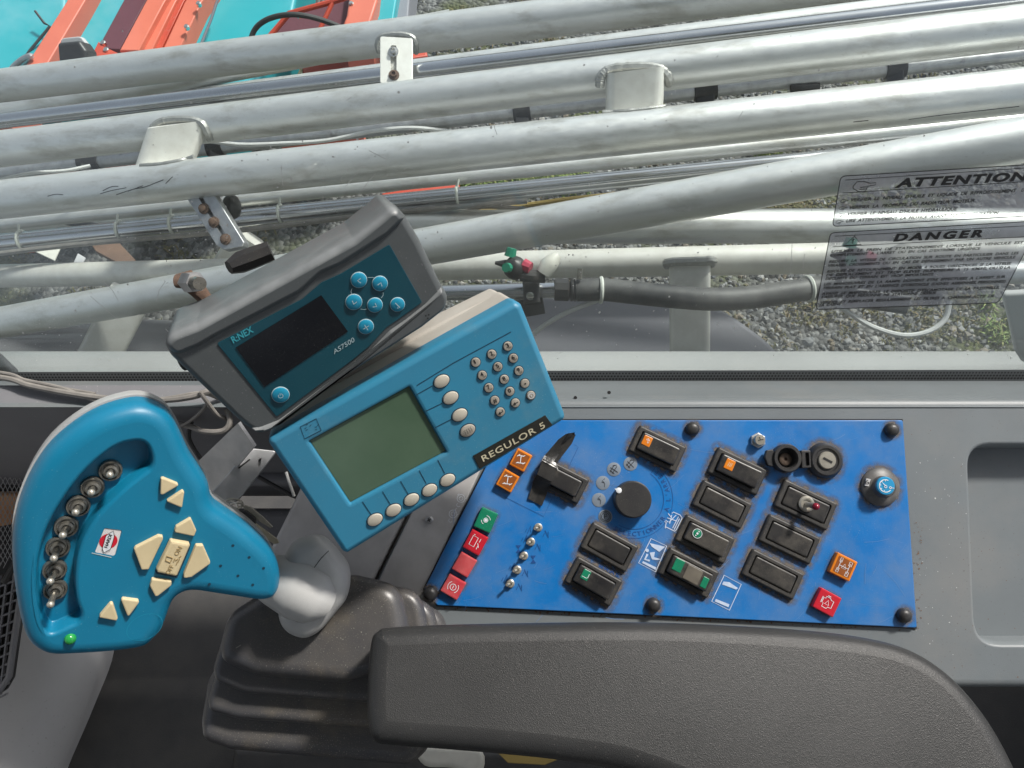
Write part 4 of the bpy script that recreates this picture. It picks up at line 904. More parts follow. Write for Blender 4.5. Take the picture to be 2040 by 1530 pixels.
# five small toggles with worn pen marks
for (x, y) in ((825,785),(775,883),(728,978),(682,1073),(635,1167)):
    px, py = z4([(x, y)])[0]; c = BP.uv(px, py, .003); e = Vector((*BP.uv(px-7, py+2, .009), .009))
    tg = part(pan, 'toggle_switch', G().join(lathe([(.0034,0),(.0034,.0012),(.0026,.0018),(.0026,.0034),(.0012,.0036),(.0012,.002)], c, 6 if 0 else 12)), M['nickel'])
    part(tg, 'lever', tube([Vector((*c,.002)), e], [.0008,.0012], 10), M['nickel'])
gs = G()
for (x, y, s) in ((760,800,'^'),(880,830,'v'),(735,860,'^'),(825,920,'v'),(690,930,'x'),(790,1000,'x'),(650,1050,'^'),(740,1095,'v'),(600,1130,'^'),(700,1190,'v')):
    px, py = z4([(x, y)])[0]; c = BP.uv(px, py)
    if s == 'x':
        gs.join(flat([c+Vector((-.0022,.0030)), c+Vector((.0022,.0030)), c], .0003)); gs.join(flat([c+Vector((-.0022,-.0030)), c+Vector((.0022,-.0030)), c], .0003))
    else:
        k = 1 if s == '^' else -1
        gs.join(stroke([c+Vector((-.0012,-.003*k)), c+Vector((.0016,.003*k)), c+Vector((.0014,-.002*k))], .0005, .0003)); gs.join(stroke([c+Vector((-.003,-.002)), c+Vector((-.0015,.001))], .0004, .0003))
part(pan, 'pen_marks', gs, M['navy'], sm=0)
# warning lights
def light(q, m, label, strokes, h=.0055, wd=.0005, field=None, fills=(), m2='white'):
    c, a, b, ang = fitrect(BP.poly(q, h)); a *= .98; b *= .98
    li = part(pan, 'warning_light', slab(rnd(rect(c, a, b, ang), .0010), [(0,0),(0,h-.0009),(.0004,h-.0002),(.0012,h)]), M[m], label)
    grime(rnd(rect(c, a, b, ang), .0010), .0035, .5)
    z = h + .0002
    if field: part(li, 'field', slab(rnd(rect(c, a*.78, b*.78, ang), .0006), [(0,h-.0005),(0,h+.0001)]), M[field])
    gs = G()
    for s in strokes:
        cl = s[0] == 'c'; pts = s[1:] if cl else s
        gs.join(icon(None, pts, c, min(a, b), ang, wd, z, closed=cl))
    ca, sa = math.cos(ang)*min(a,b), math.sin(ang)*min(a,b)
    for f_ in fills: gs.join(flat([Vector((c.x+x*ca-y*sa, c.y+x*sa+y*ca)) for x, y in f_], z))
    if gs.v: part(li, 'symbol', gs, M[m2], sm=0)
arc = lambda r, a0, a1, n=9: [(r*math.cos(math.radians(a0+(a1-a0)*k/n)), r*math.sin(math.radians(a0+(a1-a0)*k/n))) for k in range(n+1)]
axle = [[(-.5,.35),(.1,.55)],[(-.2,.45),(.1,-.35)],[(-.25,-.5),(.5,-.2)],[(-.6,.2),(-.4,.55)],[(.0,.45),(.2,.7)],[(-.35,-.6),(-.15,-.35)],[(.4,-.35),(.6,-.05)]]
light(z4([(600,385),(700,440),(640,555),(530,490)]), 'amber', 'amber light with axle symbol next to blue controller', axle, wd=.0006, field='amberdark')
light(z4([(690,245),(790,300),(725,410),(620,355)]), 'amber', 'amber light half hidden by blue controller', axle, wd=.0006, field='amberdark')
light(z4([(435,645),(560,690),(490,830),(390,775)]), 'green', 'green light', [['c']+arc(.24,0,360,12), arc(.5,20,80,4)+[(-.1,.5)], arc(.5,200,260,4)], wd=.0005, fills=[arc(.18,0,360,10)])
light(z4([(370,790),(490,855),(420,980),(315,920)]), 'red', 'red light with box symbol', [['c',(-.55,-.5),(.05,-.5),(.05,.55),(-.55,.55)], [(.35,.6),(.35,.2)], [(.25,.05),(.55,-.35)], [(.4,-.2),(.4,-.6)], [(-.55,.7),(-.4,.7)]])
light(z4([(300,945),(410,1010),(345,1130),(237,1065)]), 'redfade', 'faded red light', [[(-.4,-.5),(.0,.1)], [(-.1,-.5),(.3,.1)]], m2='redfade')
light(z4([(215,1095),(335,1160),(275,1285),(163,1215)]), 'redfade', 'red light with brake symbol', [['c']+arc(.32,0,360,16), arc(.58,130,230,8), arc(.58,-50,50,8), [(0,-.18),(0,.18)]], wd=.0005)
light(z5([(1425,950),(1565,1020),(1505,1155),(1365,1085)]), 'amber', 'amber light with chassis symbol', [[(-.45,.5),(-.45,-.5)],[(.45,.5),(.45,-.5)],[(-.45,0),(.45,0)],['c',(-.55,.3),(-.35,.3),(-.35,.7),(-.55,.7)],['c',(-.55,-.7),(-.35,-.7),(-.35,-.3),(-.55,-.3)],['c',(.35,.3),(.6,.3),(.6,.7),(.35,.7)],['c',(.35,-.7),(.6,-.7),(.6,-.3),(.35,-.3)],['c',(0,.3),(-.2,-.15),(.2,-.15)]], wd=.0004, field='amberdark')
light(z5([(1310,1190),(1460,1265),(1390,1400),(1255,1320)]), 'red', 'bright red light with engine symbol', [['c',(-.5,.3),(-.3,.3),(-.3,.5),(.1,.5),(.25,.35),(.5,.35),(.5,-.35),(.2,-.35),(.1,-.55),(-.35,-.55),(-.35,-.2),(-.5,-.2)], ['c',(0,.22),(-.2,-.2),(.2,-.2)], [(-.6,.35),(-.6,-.25)], [(-.2,.62),(.1,.62)]], wd=.0005)
# fine scratches across the blue paint
M['scratch'] = mat('pale_scratch', (.10,.22,.46), .5)
gs = G()
for _ in range(110):
    c = BP.uv(random.uniform(900,1810), random.uniform(845,1235)); a = random.gauss(.4, .9); L_ = abs(random.gauss(0, .006))+.0012; d = Vector((math.cos(a), math.sin(a)))*L_
    if c.x < BP.uv(1040,837).x and c.y > BP.uv(900,1000).y: continue
    gs.join(stroke([c-d, c+Vector((d.y,-d.x))*.08, c+d], random.choice((.00014,.0002,.0003)), .00004))
part(pan, 'scratches', gs, M['scratch'], sm=0)
# rubber screw caps
for x, y in ((857,1183),(1303,1206),(1381,854),(1779,856),(1804,1227)):
    part(pan, 'screw_cap', lathe([(.0058,0),(.0058,.002),(.0052,.0042),(.0036,.0058),(.0018,.0064)], BP.uv(x, y, .004), 20), M['blackplastic'])
    grime(circ(BP.uv(x, y, .001), .0058, 20), .004, .8)
# rotary selector with its symbols and ring
c = BP.uv(1262, 995, .011)
kn = part(pan, 'rotary_knob', lathe([(.0152,0),(.0150,.009),(.0146,.0108),(.0138,.0114),(.004,.0116)], c, 40), M['blackplastic'])
q = BP.uv(1233, 977, .012); part(kn, 'pointer', lathe([(.0023,.0108),(.0023,.0122),(.0016,.0125)], q, 14), M['white'])
part(kn, 'pointer_tip', flat([q+Vector((-.0036,.0014)), q+Vector((-.0016,.0016)), q+Vector((-.0018,-.0004))], .0121), M['white'], sm=0)
c = BP.uv(1262, 993)
M['disc'] = mat('grey_disc', (.19,.225,.27), .5, 0, (.13,.17,.22), 90, .7)
for i, (x, y) in enumerate(((1256,924),(1223,935),(1201,962),(1193,996),(1206,1029))):
    q = BP.uv(x, y); dd = part(pan, 'symbol_disc', lathe([(.0057,-.0005),(.0057,.0003),(.0054,.0004)], q, 24), M['disc']); gs = G()
    if i < 2:
        for pts in ([(-.7,-.3),(.2,.7)], [(-.4,-.6),(.6,.4)], [(-.5,.4),(.5,-.6)], [(-.1,.6),(.6,.6)], [(-.7,0),(-.1,-.7)]): gs.join(icon(None, pts, q, .005, .2*i, .0005, .0006))
    elif i < 4:
        for pts in ([(.2,-.7),(.3,-.1),(-.1,.4),(-.2,.1),(.2,.0)], [(.1,.5),(.3,.7)]): gs.join(icon(None, pts, q, .005, 0, .0004, .0006))
    else:
        gs.join(stroke(circ(q, .0044, 20), .0004, .0006, closed=True)); gs.join(stroke(circ(q, .0032, 16), .0004, .0006, closed=True))
        for pts in ([(-.2,-.35),(-.1,.4),(.2,.4),(.25,.05),(-.12,0)],): gs.join(icon(None, pts, q, .005, 0, .0005, .0006))
    part(dd, 'symbol', gs, M['ink'], sm=0)
gs = stroke([c + Vector((.0248*math.cos(a), .0248*math.sin(a))) for a in [math.radians(-120+k*6) for k in range(30)]], .00035, .0002)
gs.join(stroke([c + Vector((.0322*math.cos(a), .0322*math.sin(a))) for a in [math.radians(-120+k*6) for k in range(30)]], .00035, .0002))
gs.join(stroke([c + Vector((r*math.cos(math.radians(54)), r*math.sin(math.radians(54)))) for r in (.0248,.0285,.0322)], .00035, .0002))
word = "SELECTIONNER A L'ARRET"
for i, ch in enumerate(word):
    if ch == ' ': continue
    a = math.radians(-122 + i*8.0); v, f = glyphs(ch, 0, 1, .01); s = .0052
    w_ = (max(q.x for q in v)+min(q.x for q in v))/2; base = c + Vector((math.cos(a), math.sin(a)))*.0303
    t_ = Vector((-math.sin(a), math.cos(a))); n_ = Vector((-math.cos(a), -math.sin(a)))
    gs.add([Vector((*(base + t_*((q.x-w_)*s) + n_*(q.y*s)), .00025)) for q in v], f)
part(pan, 'ring_lettering', gs, M['navy'], sm=0)
# white pictograms
def uvs(pts): return BP.poly(pts)
gs = G()
q5 = lambda *p: uvs(z5(p))
gs.join(stroke(q5((160,860),(265,910),(190,1085),(75,1025)), .0007, .0003, closed=True))
gs.join(flat(q5((150,890),(255,915),(215,950),(165,915)), .0003)); gs.join(flat(q5((150,955),(185,950),(180,985),(225,1000),(200,1005),(165,1000)), .0003))
gs.join(stroke(q5((135,965),(118,1000),(150,1010)), .0016, .0003)); gs.join(flat(circ(q5((133,940))[0], .0014, 10), .0003)); gs.join(flat(q5((105,1012),(195,1055),(190,1072),(98,1025)), .0003))
part(pan, 'pictogram', gs, M['pale'], 'white framed pictogram with pedestrian', sm=0)
gs = stroke(q5((655,1108),(770,1170),(690,1345),(570,1285)), .0007, .0003, closed=True)
gs.join(flat(q5((650,1150),(690,1155),(748,1195),(735,1205),(640,1170)), .0003)); gs.join(flat(q5((598,1268),(690,1305),(683,1325),(590,1285)), .0003))
part(pan, 'pictogram', gs, M['pale'], 'white framed pictogram with roof shape', sm=0)
gs = G()
for p in ([(258,780),(320,810),(330,800),(370,720),(355,700),(310,680),(300,690)], [(300,700),(285,760)], [(270,720),(330,740)], [(280,750),(330,700)], [(250,745),(262,750),(255,790)], [(275,690),(300,720)], [(305,790),(345,712)], [(258,735),(275,748)], [(315,800),(352,725)]):
    gs.join(stroke(q5(*p), .0007, .0003))
part(pan, 'pictogram', gs, M['pale'], 'white sprayer pictogram beside the green rocker', sm=0)
part(pan, 'worn_lettering', text(BP, 'BRAS', (1192,1130), (40,20), (3,-6), .0003), M['navy'], sm=0)
# scribed outlines
gs = stroke(uvs(z4([(600,580),(860,710),(915,590)])), .0003, .0002); gs.join(stroke(uvs(z4([(1030,375),(1095,240),(1070,225)])), .0003, .0002))
part(pan, 'scribed_line', gs, M['navy'], sm=0)
# hex push button
c = BP.uv(1512, 877, .004)
hb = part(pan, 'push_button', slab(rnd(circ(c, .0066, 6, ang=.5), .0006), round_prof(0, .003, .0008)), M['galv'])
part(hb, 'plunger', lathe([(.0046,.003),(.0046,.0062),(.0040,.0072),(.001,.0074)], c, 20), M['nickel'])
gs = G()
for a in (.2, 1.8): gs.join(stroke([c+Vector((.0026*math.cos(a), .0026*math.sin(a))), c, c+Vector((.002*math.cos(a+1.6), .002*math.sin(a+1.6)))], .0006, .0076))
part(hb, 'mark', gs, M['ink'], sm=0)
# power socket with hinged cap, and the ignition lock
c = BP.uv(1567, 913, .006)
sk = part(pan, 'power_socket', lathe([(.0116,0),(.0116,.008),(.0108,.0092),(.0086,.0092),(.0080,.0080),(.0076,.001)], c, 36), M['blackplastic'])
part(sk, 'socket_contact', lathe([(.0050,.0005),(.0050,.0026),(.0040,.003),(.0014,.0028),(.0011,.0012)], c + Vector((.0004,-.0006)), 20), mat('old_contact', (.16,.12,.095), .4, .6))
part(sk, 'pull_tab', slab(rnd(BP.poly(z5([(940,262),(985,255),(1000,310),(985,375),(950,365),(928,310)]), .006), .0015), round_prof(.003, .007, .0008)), M['blackplastic'])
ci = BP.uv(1647, 917, .006)
ig = part(pan, 'ignition_lock', lathe([(.0148,0),(.0146,.003),(.0130,.006),(.0120,.007),(.0100,.007),(.0092,.0058),(.0078,.0058)], ci, 40), M['blackplastic'])
lk = part(ig, 'lock_barrel', lathe([(.0071,.004),(.0071,.0072),(.0066,.0078),(.002,.0080)], ci, 30), M['nickel'])
part(ig, 'keyhole', slab(rnd(rect(ci, .0040, .0009, -.5), .0004), [(0,.0078),(0,.0083)]), M['ink'])
part(sk, 'cap_hinge', slab(rnd(BP.poly(z5([(1175,262),(1240,262),(1245,380),(1180,385)]), .006), .001), round_prof(.001, .0065, .0008), holes=[(rnd(BP.poly(z5([(1202,278),(1228,278),(1232,365),(1208,368)]), .006), .0008), [(0,.0065),(0,.003)], True)]), M['blackplastic'])
grime(circ(ci, .0148, 36), .006, .9); grime(circ(c, .0116, 30), .003, .6)
# throttle dial
c = BP.uv(1757, 970, .004); grime(circ(c, .0158, 36), .006, .8)
dl = part(pan, 'throttle_dial', lathe([(.0158,0),(.0158,.0016),(.0150,.0026),(.0112,.0042),(.0090,.0050),(.0084,.0062),(.0080,.0116),(.0074,.0122)], c, 44), mat('dusty_dial', (.05,.05,.05), .45, 0, (.13,.125,.12), 60, .9, dust=.7, dsc=1200, dcol=(.25,.24,.22)))
ct = BP.uv(1764, 968, .0132)
part(dl, 'dial_cap', lathe([(.0074,.0110),(.0074,.0126),(.0068,.0132),(.002,.0132)], BP.uv(1764, 968, .0125), 32), mat('dial_blue', (.02,.27,.52), .35))
gs = stroke([ct+Vector((.0050*math.cos(a), .0050*math.sin(a))) for a in [math.radians(60+k*20) for k in range(14)]], .0007, .0135)
for a in (90,130,170,210,250): gs.join(stroke([ct+Vector((r*math.cos(math.radians(a)), r*math.sin(math.radians(a)))) for r in (.0036,.005)], .0006, .0135))
gs.join(stroke([ct+Vector((-.002,.002)), ct+Vector((.0002,0))], .0006, .0135)); gs.join(stroke(circ(ct+Vector((0,-.0006)), .0010, 10), .0005, .0135, closed=True)); gs.join(stroke(circ(ct+Vector((.0038,-.0014)), .0008, 10), .0005, .0135, closed=True)); gs.join(stroke([ct+Vector((.0045,-.0016)), ct+Vector((.0068,-.0018))], .0005, .0135))
part(dl, 'dial_symbol', gs, M['white'], sm=0)
o = part(dl, 'dial_tag', slab(uvs(z5([(1602,452),(1650,462),(1632,508),(1592,502)])), [(0,.0030),(0,.0044)]), M['trim'])
part(dl, 'dial_lettering', text(BP, '6', z5([(1608,492)])[0], (9,0), (0,-9), .0047), M['ink'], sm=0)
# black tape over one rocker
t = Thing('tape_strip', 'black electrical tape strip wrapped over a rocker beside the blue controller', 'tape', BP.M)
def ribbon(pts, hs_, th_=.0005):
    """(left px, right px) pairs with heights: a strip of tape following what it covers"""
    g = G()
    for (l_, r_), h in zip(pts, hs_):
        for k in range(5):
            q = (l_[0]+(r_[0]-l_[0])*k/4, l_[1]+(r_[1]-l_[1])*k/4); c = BP.uv(q[0], q[1], h); g.v.append(Vector((c.x, c.y, h + .0006*math.sin(k*1.7+h*900))))
    n = len(pts)
    for i in range(n-1): g.f += [[i*5+k, i*5+k+1, (i+1)*5+k+1, (i+1)*5+k] for k in range(4)]
    m = len(g.v); g.v += [v - Vector((0,0,th_)) for v in g.v]; g.f += [[i+m for i in f][::-1] for f in g.f]
    return g
zz = lambda l_, r_: (z4([l_])[0], z4([r_])[0])
part(t, 'tape', ribbon([zz((755,590),(848,640)), zz((780,512),(882,556)), zz((790,468),(892,518)), zz((815,425),(915,475)), zz((858,318),(955,375))],
     [.0014,.0018,.0060,.0112,.0114]), M['tape'], sm=20)
part(t, 'fold', ribbon([zz((848,330),(960,392)), zz((868,296),(948,352)), zz((905,252),(985,302)), zz((960,188),(1052,216)), zz((1012,150),(1078,156))],
     [.0118,.0100,.0090,.0110,.0135]), M['tape'], sm=20)
part(t, 'loose_end', ribbon([zz((985,215),(1040,180)), zz((1000,180),(1072,162)), zz((1022,148),(1070,140))], [.0122,.0128,.0140]), M['ink'], sm=20)

# ------------------------------------------------------------------ blue sprayer controller
RG = Pl(830, 850, .50, (.25,-.26,1), 29)
ctl = Thing('spray_controller', 'blue box controller with green screen, keypad and nameplate in front of the switch panel', 'controller', RG.M)
ol = RG.poly([(529,877),(1026,600),(1040,606),(1131,835),(692,1106),(682,1102)])
ol = rnd(ol, .005, 6)
scr = RG.poly([(616,880),(816,771),(890,901),(698,1004)])
part(ctl, 'front_shell', slab(ol, [(0,-.018),(0,-.005),(.0008,-.0022),(.0022,-.0007),(.0042,0)], holes=[(rnd(scr, .0008), [(-.0022,0),(-.0008,-.0006),(0,-.0024),(0,-.0036)], True)]), M['teal2'])
part(ctl, 'back_shell', slab(inset(ccw(ol), .0004), [(0,-.052),(0,-.0185)]), M['beige'])
part(ctl, 'back_cover', slab(rnd(RG.poly([(984,580),(1000,586),(940,660),(700,800),(560,840),(590,790),(700,728),(888,627)], -.060), .003), round_prof(-.075, -.045, .003)), M['beige'])
part(ctl, 'screen', slab(inset(ccw(scr), .0003), [(0,-.0036),(0,-.0028)]), M['lcdgreen'], sm=0)
gs = G()
for a, b in (((830,786),(862,768)),((848,819),(881,803)),((866,852),(899,835)),((722,999),(740,1026)),((762,979),(778,1005)),((798,958),(813,984)),((835,937),(849,963)),((872,916),(886,943))):
    gs.join(stroke([RG.uv(*a), RG.uv(*b)], .0005, .0002))
part(ctl, 'leader_lines', gs, M['inkblue'], sm=0)
part(ctl, 'groove', stroke([RG.uv(830,768), RG.uv(905,722), RG.uv(1018,661)], .0005, .0002), M['inkblue'], sm=0)
pn = slab(RG.poly([(942,908),(1086,827),(1100,846),(955,934)]), [(0,0),(0,.0006),(.0003,.0008)])
npl = part(ctl, 'nameplate', pn, M['strip'])
part(npl, 'lettering', text(RG, 'REGULOR 5', (963,920), (124,-69), (-5,-11), .0011, bold=.012, space=1.12), M['gold'], sm=0)
lg = RG.poly([(598,850),(630,834),(640,857),(607,874)])
gs = stroke(lg, .0005, .0002, closed=True)
for i in range(7):
    a = RG.uv(random.uniform(606,632), random.uniform(846,864)); gs.join(stroke([a, a+Vector((.0014,.0004*(i % 3-1)))], .0003, .0002))
part(ctl, 'emblem', gs, M['inkblue'], sm=0)
def oval(x, y, m='keyoval'):
    c = RG.uv(x, y, .001)
    k = part(ctl, 'oval_key', lathe([(.0054,-.0004),(.0054,.0008),(.0049,.0015),(.0035,.0019),(.001,.0021)], c, 26, ell=.74), M[m])
    part(ctl, 'key_recess', lathe([(.0060,-.0006),(.0060,.00025)], c, 26, ell=.77), M['inkblue'])
    return k, c
for x, y in ((880,760),(898,793),(916,827),(747,1036),(784,1017),(820,996),(856,977),(892,957)): oval(x, y)
k, c = oval(932, 858, 'keygrey')
gs = G()
for i in range(4):
    a = c + Vector((-.0026+.0016*i, 0)); gs.join(stroke([a+Vector((0,-.0016)), a+Vector((.0006,0)), a+Vector((0,.0016)), a+Vector((.0009,.0018))], .0003, .0023))
part(k, 'symbol', gs, M['ink'], sm=0)
keys = {'1':(948,722),'2':(980,706),'3':(1012,690),'4':(961,748),'5':(992,731),'6':(1023,714),'7':(974,773),'8':(1005,756),'9':(1034,739),'*':(986,798),'0':(1016,780),'.':(1046,764),'enter':(997,821),'<':(1027,803),'I':(1058,788)}
sub = {'2':'DEF','3':'PRS','4':'GHI','5':'JKL','6':'MNO','7':'TUV','8':'WXY','9':'QZ'}
for ch, (x, y) in keys.items():
    c = RG.uv(x, y, .001)
    k = part(ctl, 'number_key', lathe([(.0031,-.0004),(.0031,.0008),(.0028,.0013),(.0018,.0015)], c, 20), M['keygrey'])
    part(ctl, 'key_recess', lathe([(.0036,-.0006),(.0036,.00022)], c, 20), M['inkblue'])
    d = Vector((x, y)); ex = Vector((.88,-.47)); ey = Vector((.47,.88))*-1
    if ch in '0123456789':
        q = d - ex*2.8 - ey*1.6; gg = text(RG, ch, q, ex*(5.6 if ch != '1' else 2.6), ey*8.0, .0017, bold=.02)
        if ch in sub: gg.join(text(RG, sub[ch], d - ex*0.5 - ey*5.5, ex*6.5, ey*3.2, .0017))
    elif ch == '*': gg = text(RG, '#', d - ex*4 - ey*4.2, ex*8, ey*8, .0017, bold=.01)
    elif ch == '.': gg = flat(circ(c, .0006, 10), .0016)
    elif ch == 'I':
        gg = stroke(circ(c, .0019, 18), .0004, .0016, closed=True); gg.join(stroke([c+Vector((0,-.0008)), c+Vector((0,.0009))], .0004, .0017))
    elif ch == '<':
        gg = stroke([c+Vector((.0019,0)), c+Vector((-.0005,0))], .0006, .0016); gg.join(flat([c+Vector((-.0021,0)), c+Vector((-.0003,.0012)), c+Vector((-.0003,-.0012))], .0017))
    else:
        gg = stroke([c+Vector((.0016,.0011)), c+Vector((.0016,-.0003)), c+Vector((-.0005,-.0003))], .0006, .0016); gg.join(flat([c+Vector((-.0021,-.0003)), c+Vector((-.0003,.0008)), c+Vector((-.0003,-.0014))], .0017))
    part(k, 'lettering', gg, M['white'] if ch == 'I' else M['ink'], sm=0)

# ------------------------------------------------------------------ grey display terminal
AS = Pl(610, 650, .46, (.36,-.46,1), 30)
mon = Thing('display_terminal', 'grey oval ended display terminal with black screen above the blue controller', 'display', AS.M)
fo = [(326,690),(338,670),(392,650),(540,569),(705,478),(760,434),(778,418),(794,417),(811,434),(838,480),(893,594),(889,618),(842,655),(700,745),(548,858),(518,868),(492,856),(466,834),(338,712)]
fo_ = rnd(AS.poly(fo), .010, 6)
plate = [(432,684),(520,638),(602,596),(640,563),(680,545),(776,487),(841,602),(802,630),(770,652),(735,690),(702,717),(551,830)]
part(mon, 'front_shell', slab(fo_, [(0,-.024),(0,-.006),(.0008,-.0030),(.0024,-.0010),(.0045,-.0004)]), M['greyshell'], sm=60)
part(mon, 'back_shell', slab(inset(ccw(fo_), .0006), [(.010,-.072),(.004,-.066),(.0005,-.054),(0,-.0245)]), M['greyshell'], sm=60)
fp = part(mon, 'face_plate', slab(rnd(AS.poly(plate), .0012), [(0,-.002),(0,.0002),(.0002,.0003)]), M['plate'])
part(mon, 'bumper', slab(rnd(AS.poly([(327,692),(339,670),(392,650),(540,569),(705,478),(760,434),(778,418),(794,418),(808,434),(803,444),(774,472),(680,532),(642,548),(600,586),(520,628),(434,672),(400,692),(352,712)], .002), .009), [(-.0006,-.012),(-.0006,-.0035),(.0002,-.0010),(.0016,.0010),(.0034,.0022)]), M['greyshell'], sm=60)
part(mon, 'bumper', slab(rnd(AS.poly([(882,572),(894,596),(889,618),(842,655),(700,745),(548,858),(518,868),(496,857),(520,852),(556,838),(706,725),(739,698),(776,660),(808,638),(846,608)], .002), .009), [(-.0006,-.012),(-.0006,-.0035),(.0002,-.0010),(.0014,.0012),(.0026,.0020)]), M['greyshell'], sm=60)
part(mon, 'screen', slab(AS.poly([(470,692),(640,588),(693,660),(527,770)], .0004), [(0,0),(0,.0008)]), M['lcd'], sm=0)
part(fp, 'lettering', text(AS, 'AS7500', (666,706), (41,-26), (-3,-9), .0007), M['lightprint'], sm=0)
part(fp, 'emblem', text(AS, 'R:NEX', (465,684), (41,-23), (-6,-12), .0007, bold=.02), M['cyan'], sm=0)
def chev(c, a, s=.0018):
    ca, sa = math.cos(a)*s, math.sin(a)*s
    return stroke([Vector((c.x+x*ca-y*sa, c.y+x*sa+y*ca)) for x, y in ((-.55,.8),(.55,0),(-.55,-.8))], .0006, .0022)
for i, (x, y, r, gtype) in enumerate(((715,558,17,'u'),(757,565,16.5,'r'),(705,602,17.5,'l'),(747,608,16.5,'d'),(792,607,16,'e'),(729,651,17,'+'),(559,787,18.5,'p'))):
    c = AS.uv(x, y, .001); rr = r*AS.k*.97
    k = part(mon, 'round_key', lathe([(rr*.93,.0003),(rr*.93,.0012),(rr*.8,.0017),(rr*.3,.0019)], c, 28), M['tealkey'])
    part(k, 'key_ring', lathe([(rr*.93,.0004),(rr,.0004),(rr,.0007),(rr*.93,.0009)], c, 28), M['lightprint'])
    if gtype in 'urld': gg = chev(c, {'u':2.6,'r':.52+.2,'l':3.9,'d':5.2}[gtype])
    elif gtype == 'e': gg = stroke([c+Vector((-.0006,.0022)), c+Vector((.0003,-.002)), c+Vector((-.0012,-.0014))], .0006, .0022)
    elif gtype == '+': gg = stroke([c+Vector((-.002,0)), c+Vector((.002,0))], .0005, .0022); gg.join(stroke([c+Vector((0,-.002)), c+Vector((0,.002))], .0005, .0023))
    else:
        gg = stroke([c+Vector((.0014*math.cos(a), .0014*math.sin(a))) for a in [2+.4*j for j in range(14)]], .0004, .0022); gg.join(stroke([c+Vector((-.0001,.0003)), c+Vector((.0006,.0018))], .0004, .0022))
    part(k, 'symbol', gg, M['lightprint'], sm=0)
gs = G()
for p in (((732,552),(741,552),(747,553)),((701,574),(699,580),(700,586)),((763,582),(763,588),(759,593)),((718,615),(725,616),(731,615))): gs.join(stroke([AS.uv(*q) for q in p], .0003, .0006))
part(fp, 'key_outline', gs, M['lightprint'], sm=0)
fk = G()
for _ in range(70): fleck(random.uniform(490, 680), random.uniform(610, 750), abs(random.gauss(.22, .2))+.2, AS, .0012, 5)
fk.f = [f for f in fk.f if tuple(round(v, 5) for v in fk.v[f[0]]) and (lambda q: abs((q-AS.uv(582,679)).dot((AS.uv(640,588)-AS.uv(470,692)).normalized())) < .029 and abs((q-AS.uv(582,679)).dot((AS.uv(470,692)-AS.uv(527,770)).normalized())) < .0135)(Vector((fk.v[f[0]].x, fk.v[f[0]].y)))]
if fk.f:
    o = part(mon, 'dust_flecks', fk, mat('screen_dust', (.12,.115,.10), .8), sm=0); o['kind'] = 'stuff'
gs = G()
for x, y in ((848,629),(854,627),(852,634)): gs.join(flat(circ(AS.uv(x, y, .003), .0006, 10), .0031))
part(mon, 'buzzer_holes', gs, M['ink'], sm=0)
part(mon, 'cable_gland', tube([AS.inv @ P(x, y, d) for x, y, d in ((540,500,.55),(505,513,.548),(478,523,.545),(456,533,.54))], [.0075,.008,.008,.005], 8), M['blackplastic'], sm=20)
mb = part(mon, 'mounting_lug', tube([AS.inv @ P(x, y, d) for x, y, d in ((430,620,.54),(395,578,.52),(372,556,.515),(352,560,.515))], [.006,.009,.010,.007], 12, flat=.6), M['rust'])
part(mb, 'nut', tube([AS.inv @ P(x, y, d) for x, y, d in ((376,562,.505),(384,562,.495),(391,562,.488))], [.0072,.0072,.0064], 6), M['galv'], sm=20)
part(mb, 'bolt_end', tube([AS.inv @ P(x, y, d) for x, y, d in ((388,562,.49),(398,565,.478))], [.0045,.0042], 16), M['darkmetal'])
part(mon, 'side_knob', tube([AS.inv @ P(x, y, d) for x, y, d in ((385,712,.50),(362,722,.50))], [.008,.006], 14), M['blackplastic'])

# ------------------------------------------------------------------ steel bracket, cables and keys behind them
bw = Pl(455, 915, .62, (-.5,-.5,1), 45)
bk = Thing('steel_bracket', 'folded galvanised steel bracket between the grey display and the keys', 'bracket', bw.M)
part(bk, 'web', slab(bw.poly([(474,843),(396,918),(424,988),(506,890)]), [(0,-.003),(0,0)]), M['galv'])
bf = Pl(485, 950, .62, (.25,.25,1), 45)
part(bk, 'flange', slab(rnd(bf.poly([(498,892),(552,898),(478,992),(440,1022),(418,985)]), .002), round_prof(-.004, 0, .001), holes=[(bf.poly([(515,915),(521,912),(519,926),(513,930)]), [(0,0),(0,-.004)], True)]), M['galv']).matrix_basis = bw.inv @ bf.M
part(bk, 'slot', slab(bf.poly([(474,932),(497,914),(499,916),(476,934)], .0002), [(0,0),(0,.0004)]), M['ink']).matrix_basis = bw.inv @ bf.M
def cable(name, pts, r, m, label, cat='cable', group=None): return solo(name, tube(spline3([P(*q) for q in pts], 8), r, 8), m, label, cat, group)
gcab = 'cables along the left end of the dashboard'
cable('cable', [(-200,735,.66),(0,752,.645),(60,768,.64),(150,785,.636),(250,797,.632),(330,797,.63),(385,790,.628),(420,778,.63),(470,770,.64)], .0026, M['cable'], 'thickest grey cable along the top of the dashboard at left', group=gcab)
cable('cable', [(-200,722,.66),(0,742,.646),(50,757,.642),(120,772,.638),(200,800,.634),(270,802,.632),(340,792,.63),(400,783,.63),(440,795,.64)], .0016, M['cable'], 'thin grey cable sagging lowest under the thick dashboard cable', group=gcab)
cable('cable', [(-200,730,.66),(0,746,.647),(70,764,.642),(130,774,.639),(190,784,.637)], .0013, M['cable'], 'thin dark grey cable lying on the thick dashboard cable', group=gcab)
cable('cable', [(398,780,.625),(412,800,.63),(432,825,.64),(455,838,.65),(470,860,.66)], .0018, M['cable'], 'grey cable dropping from the dashboard towards the steel bracket', group=gcab)
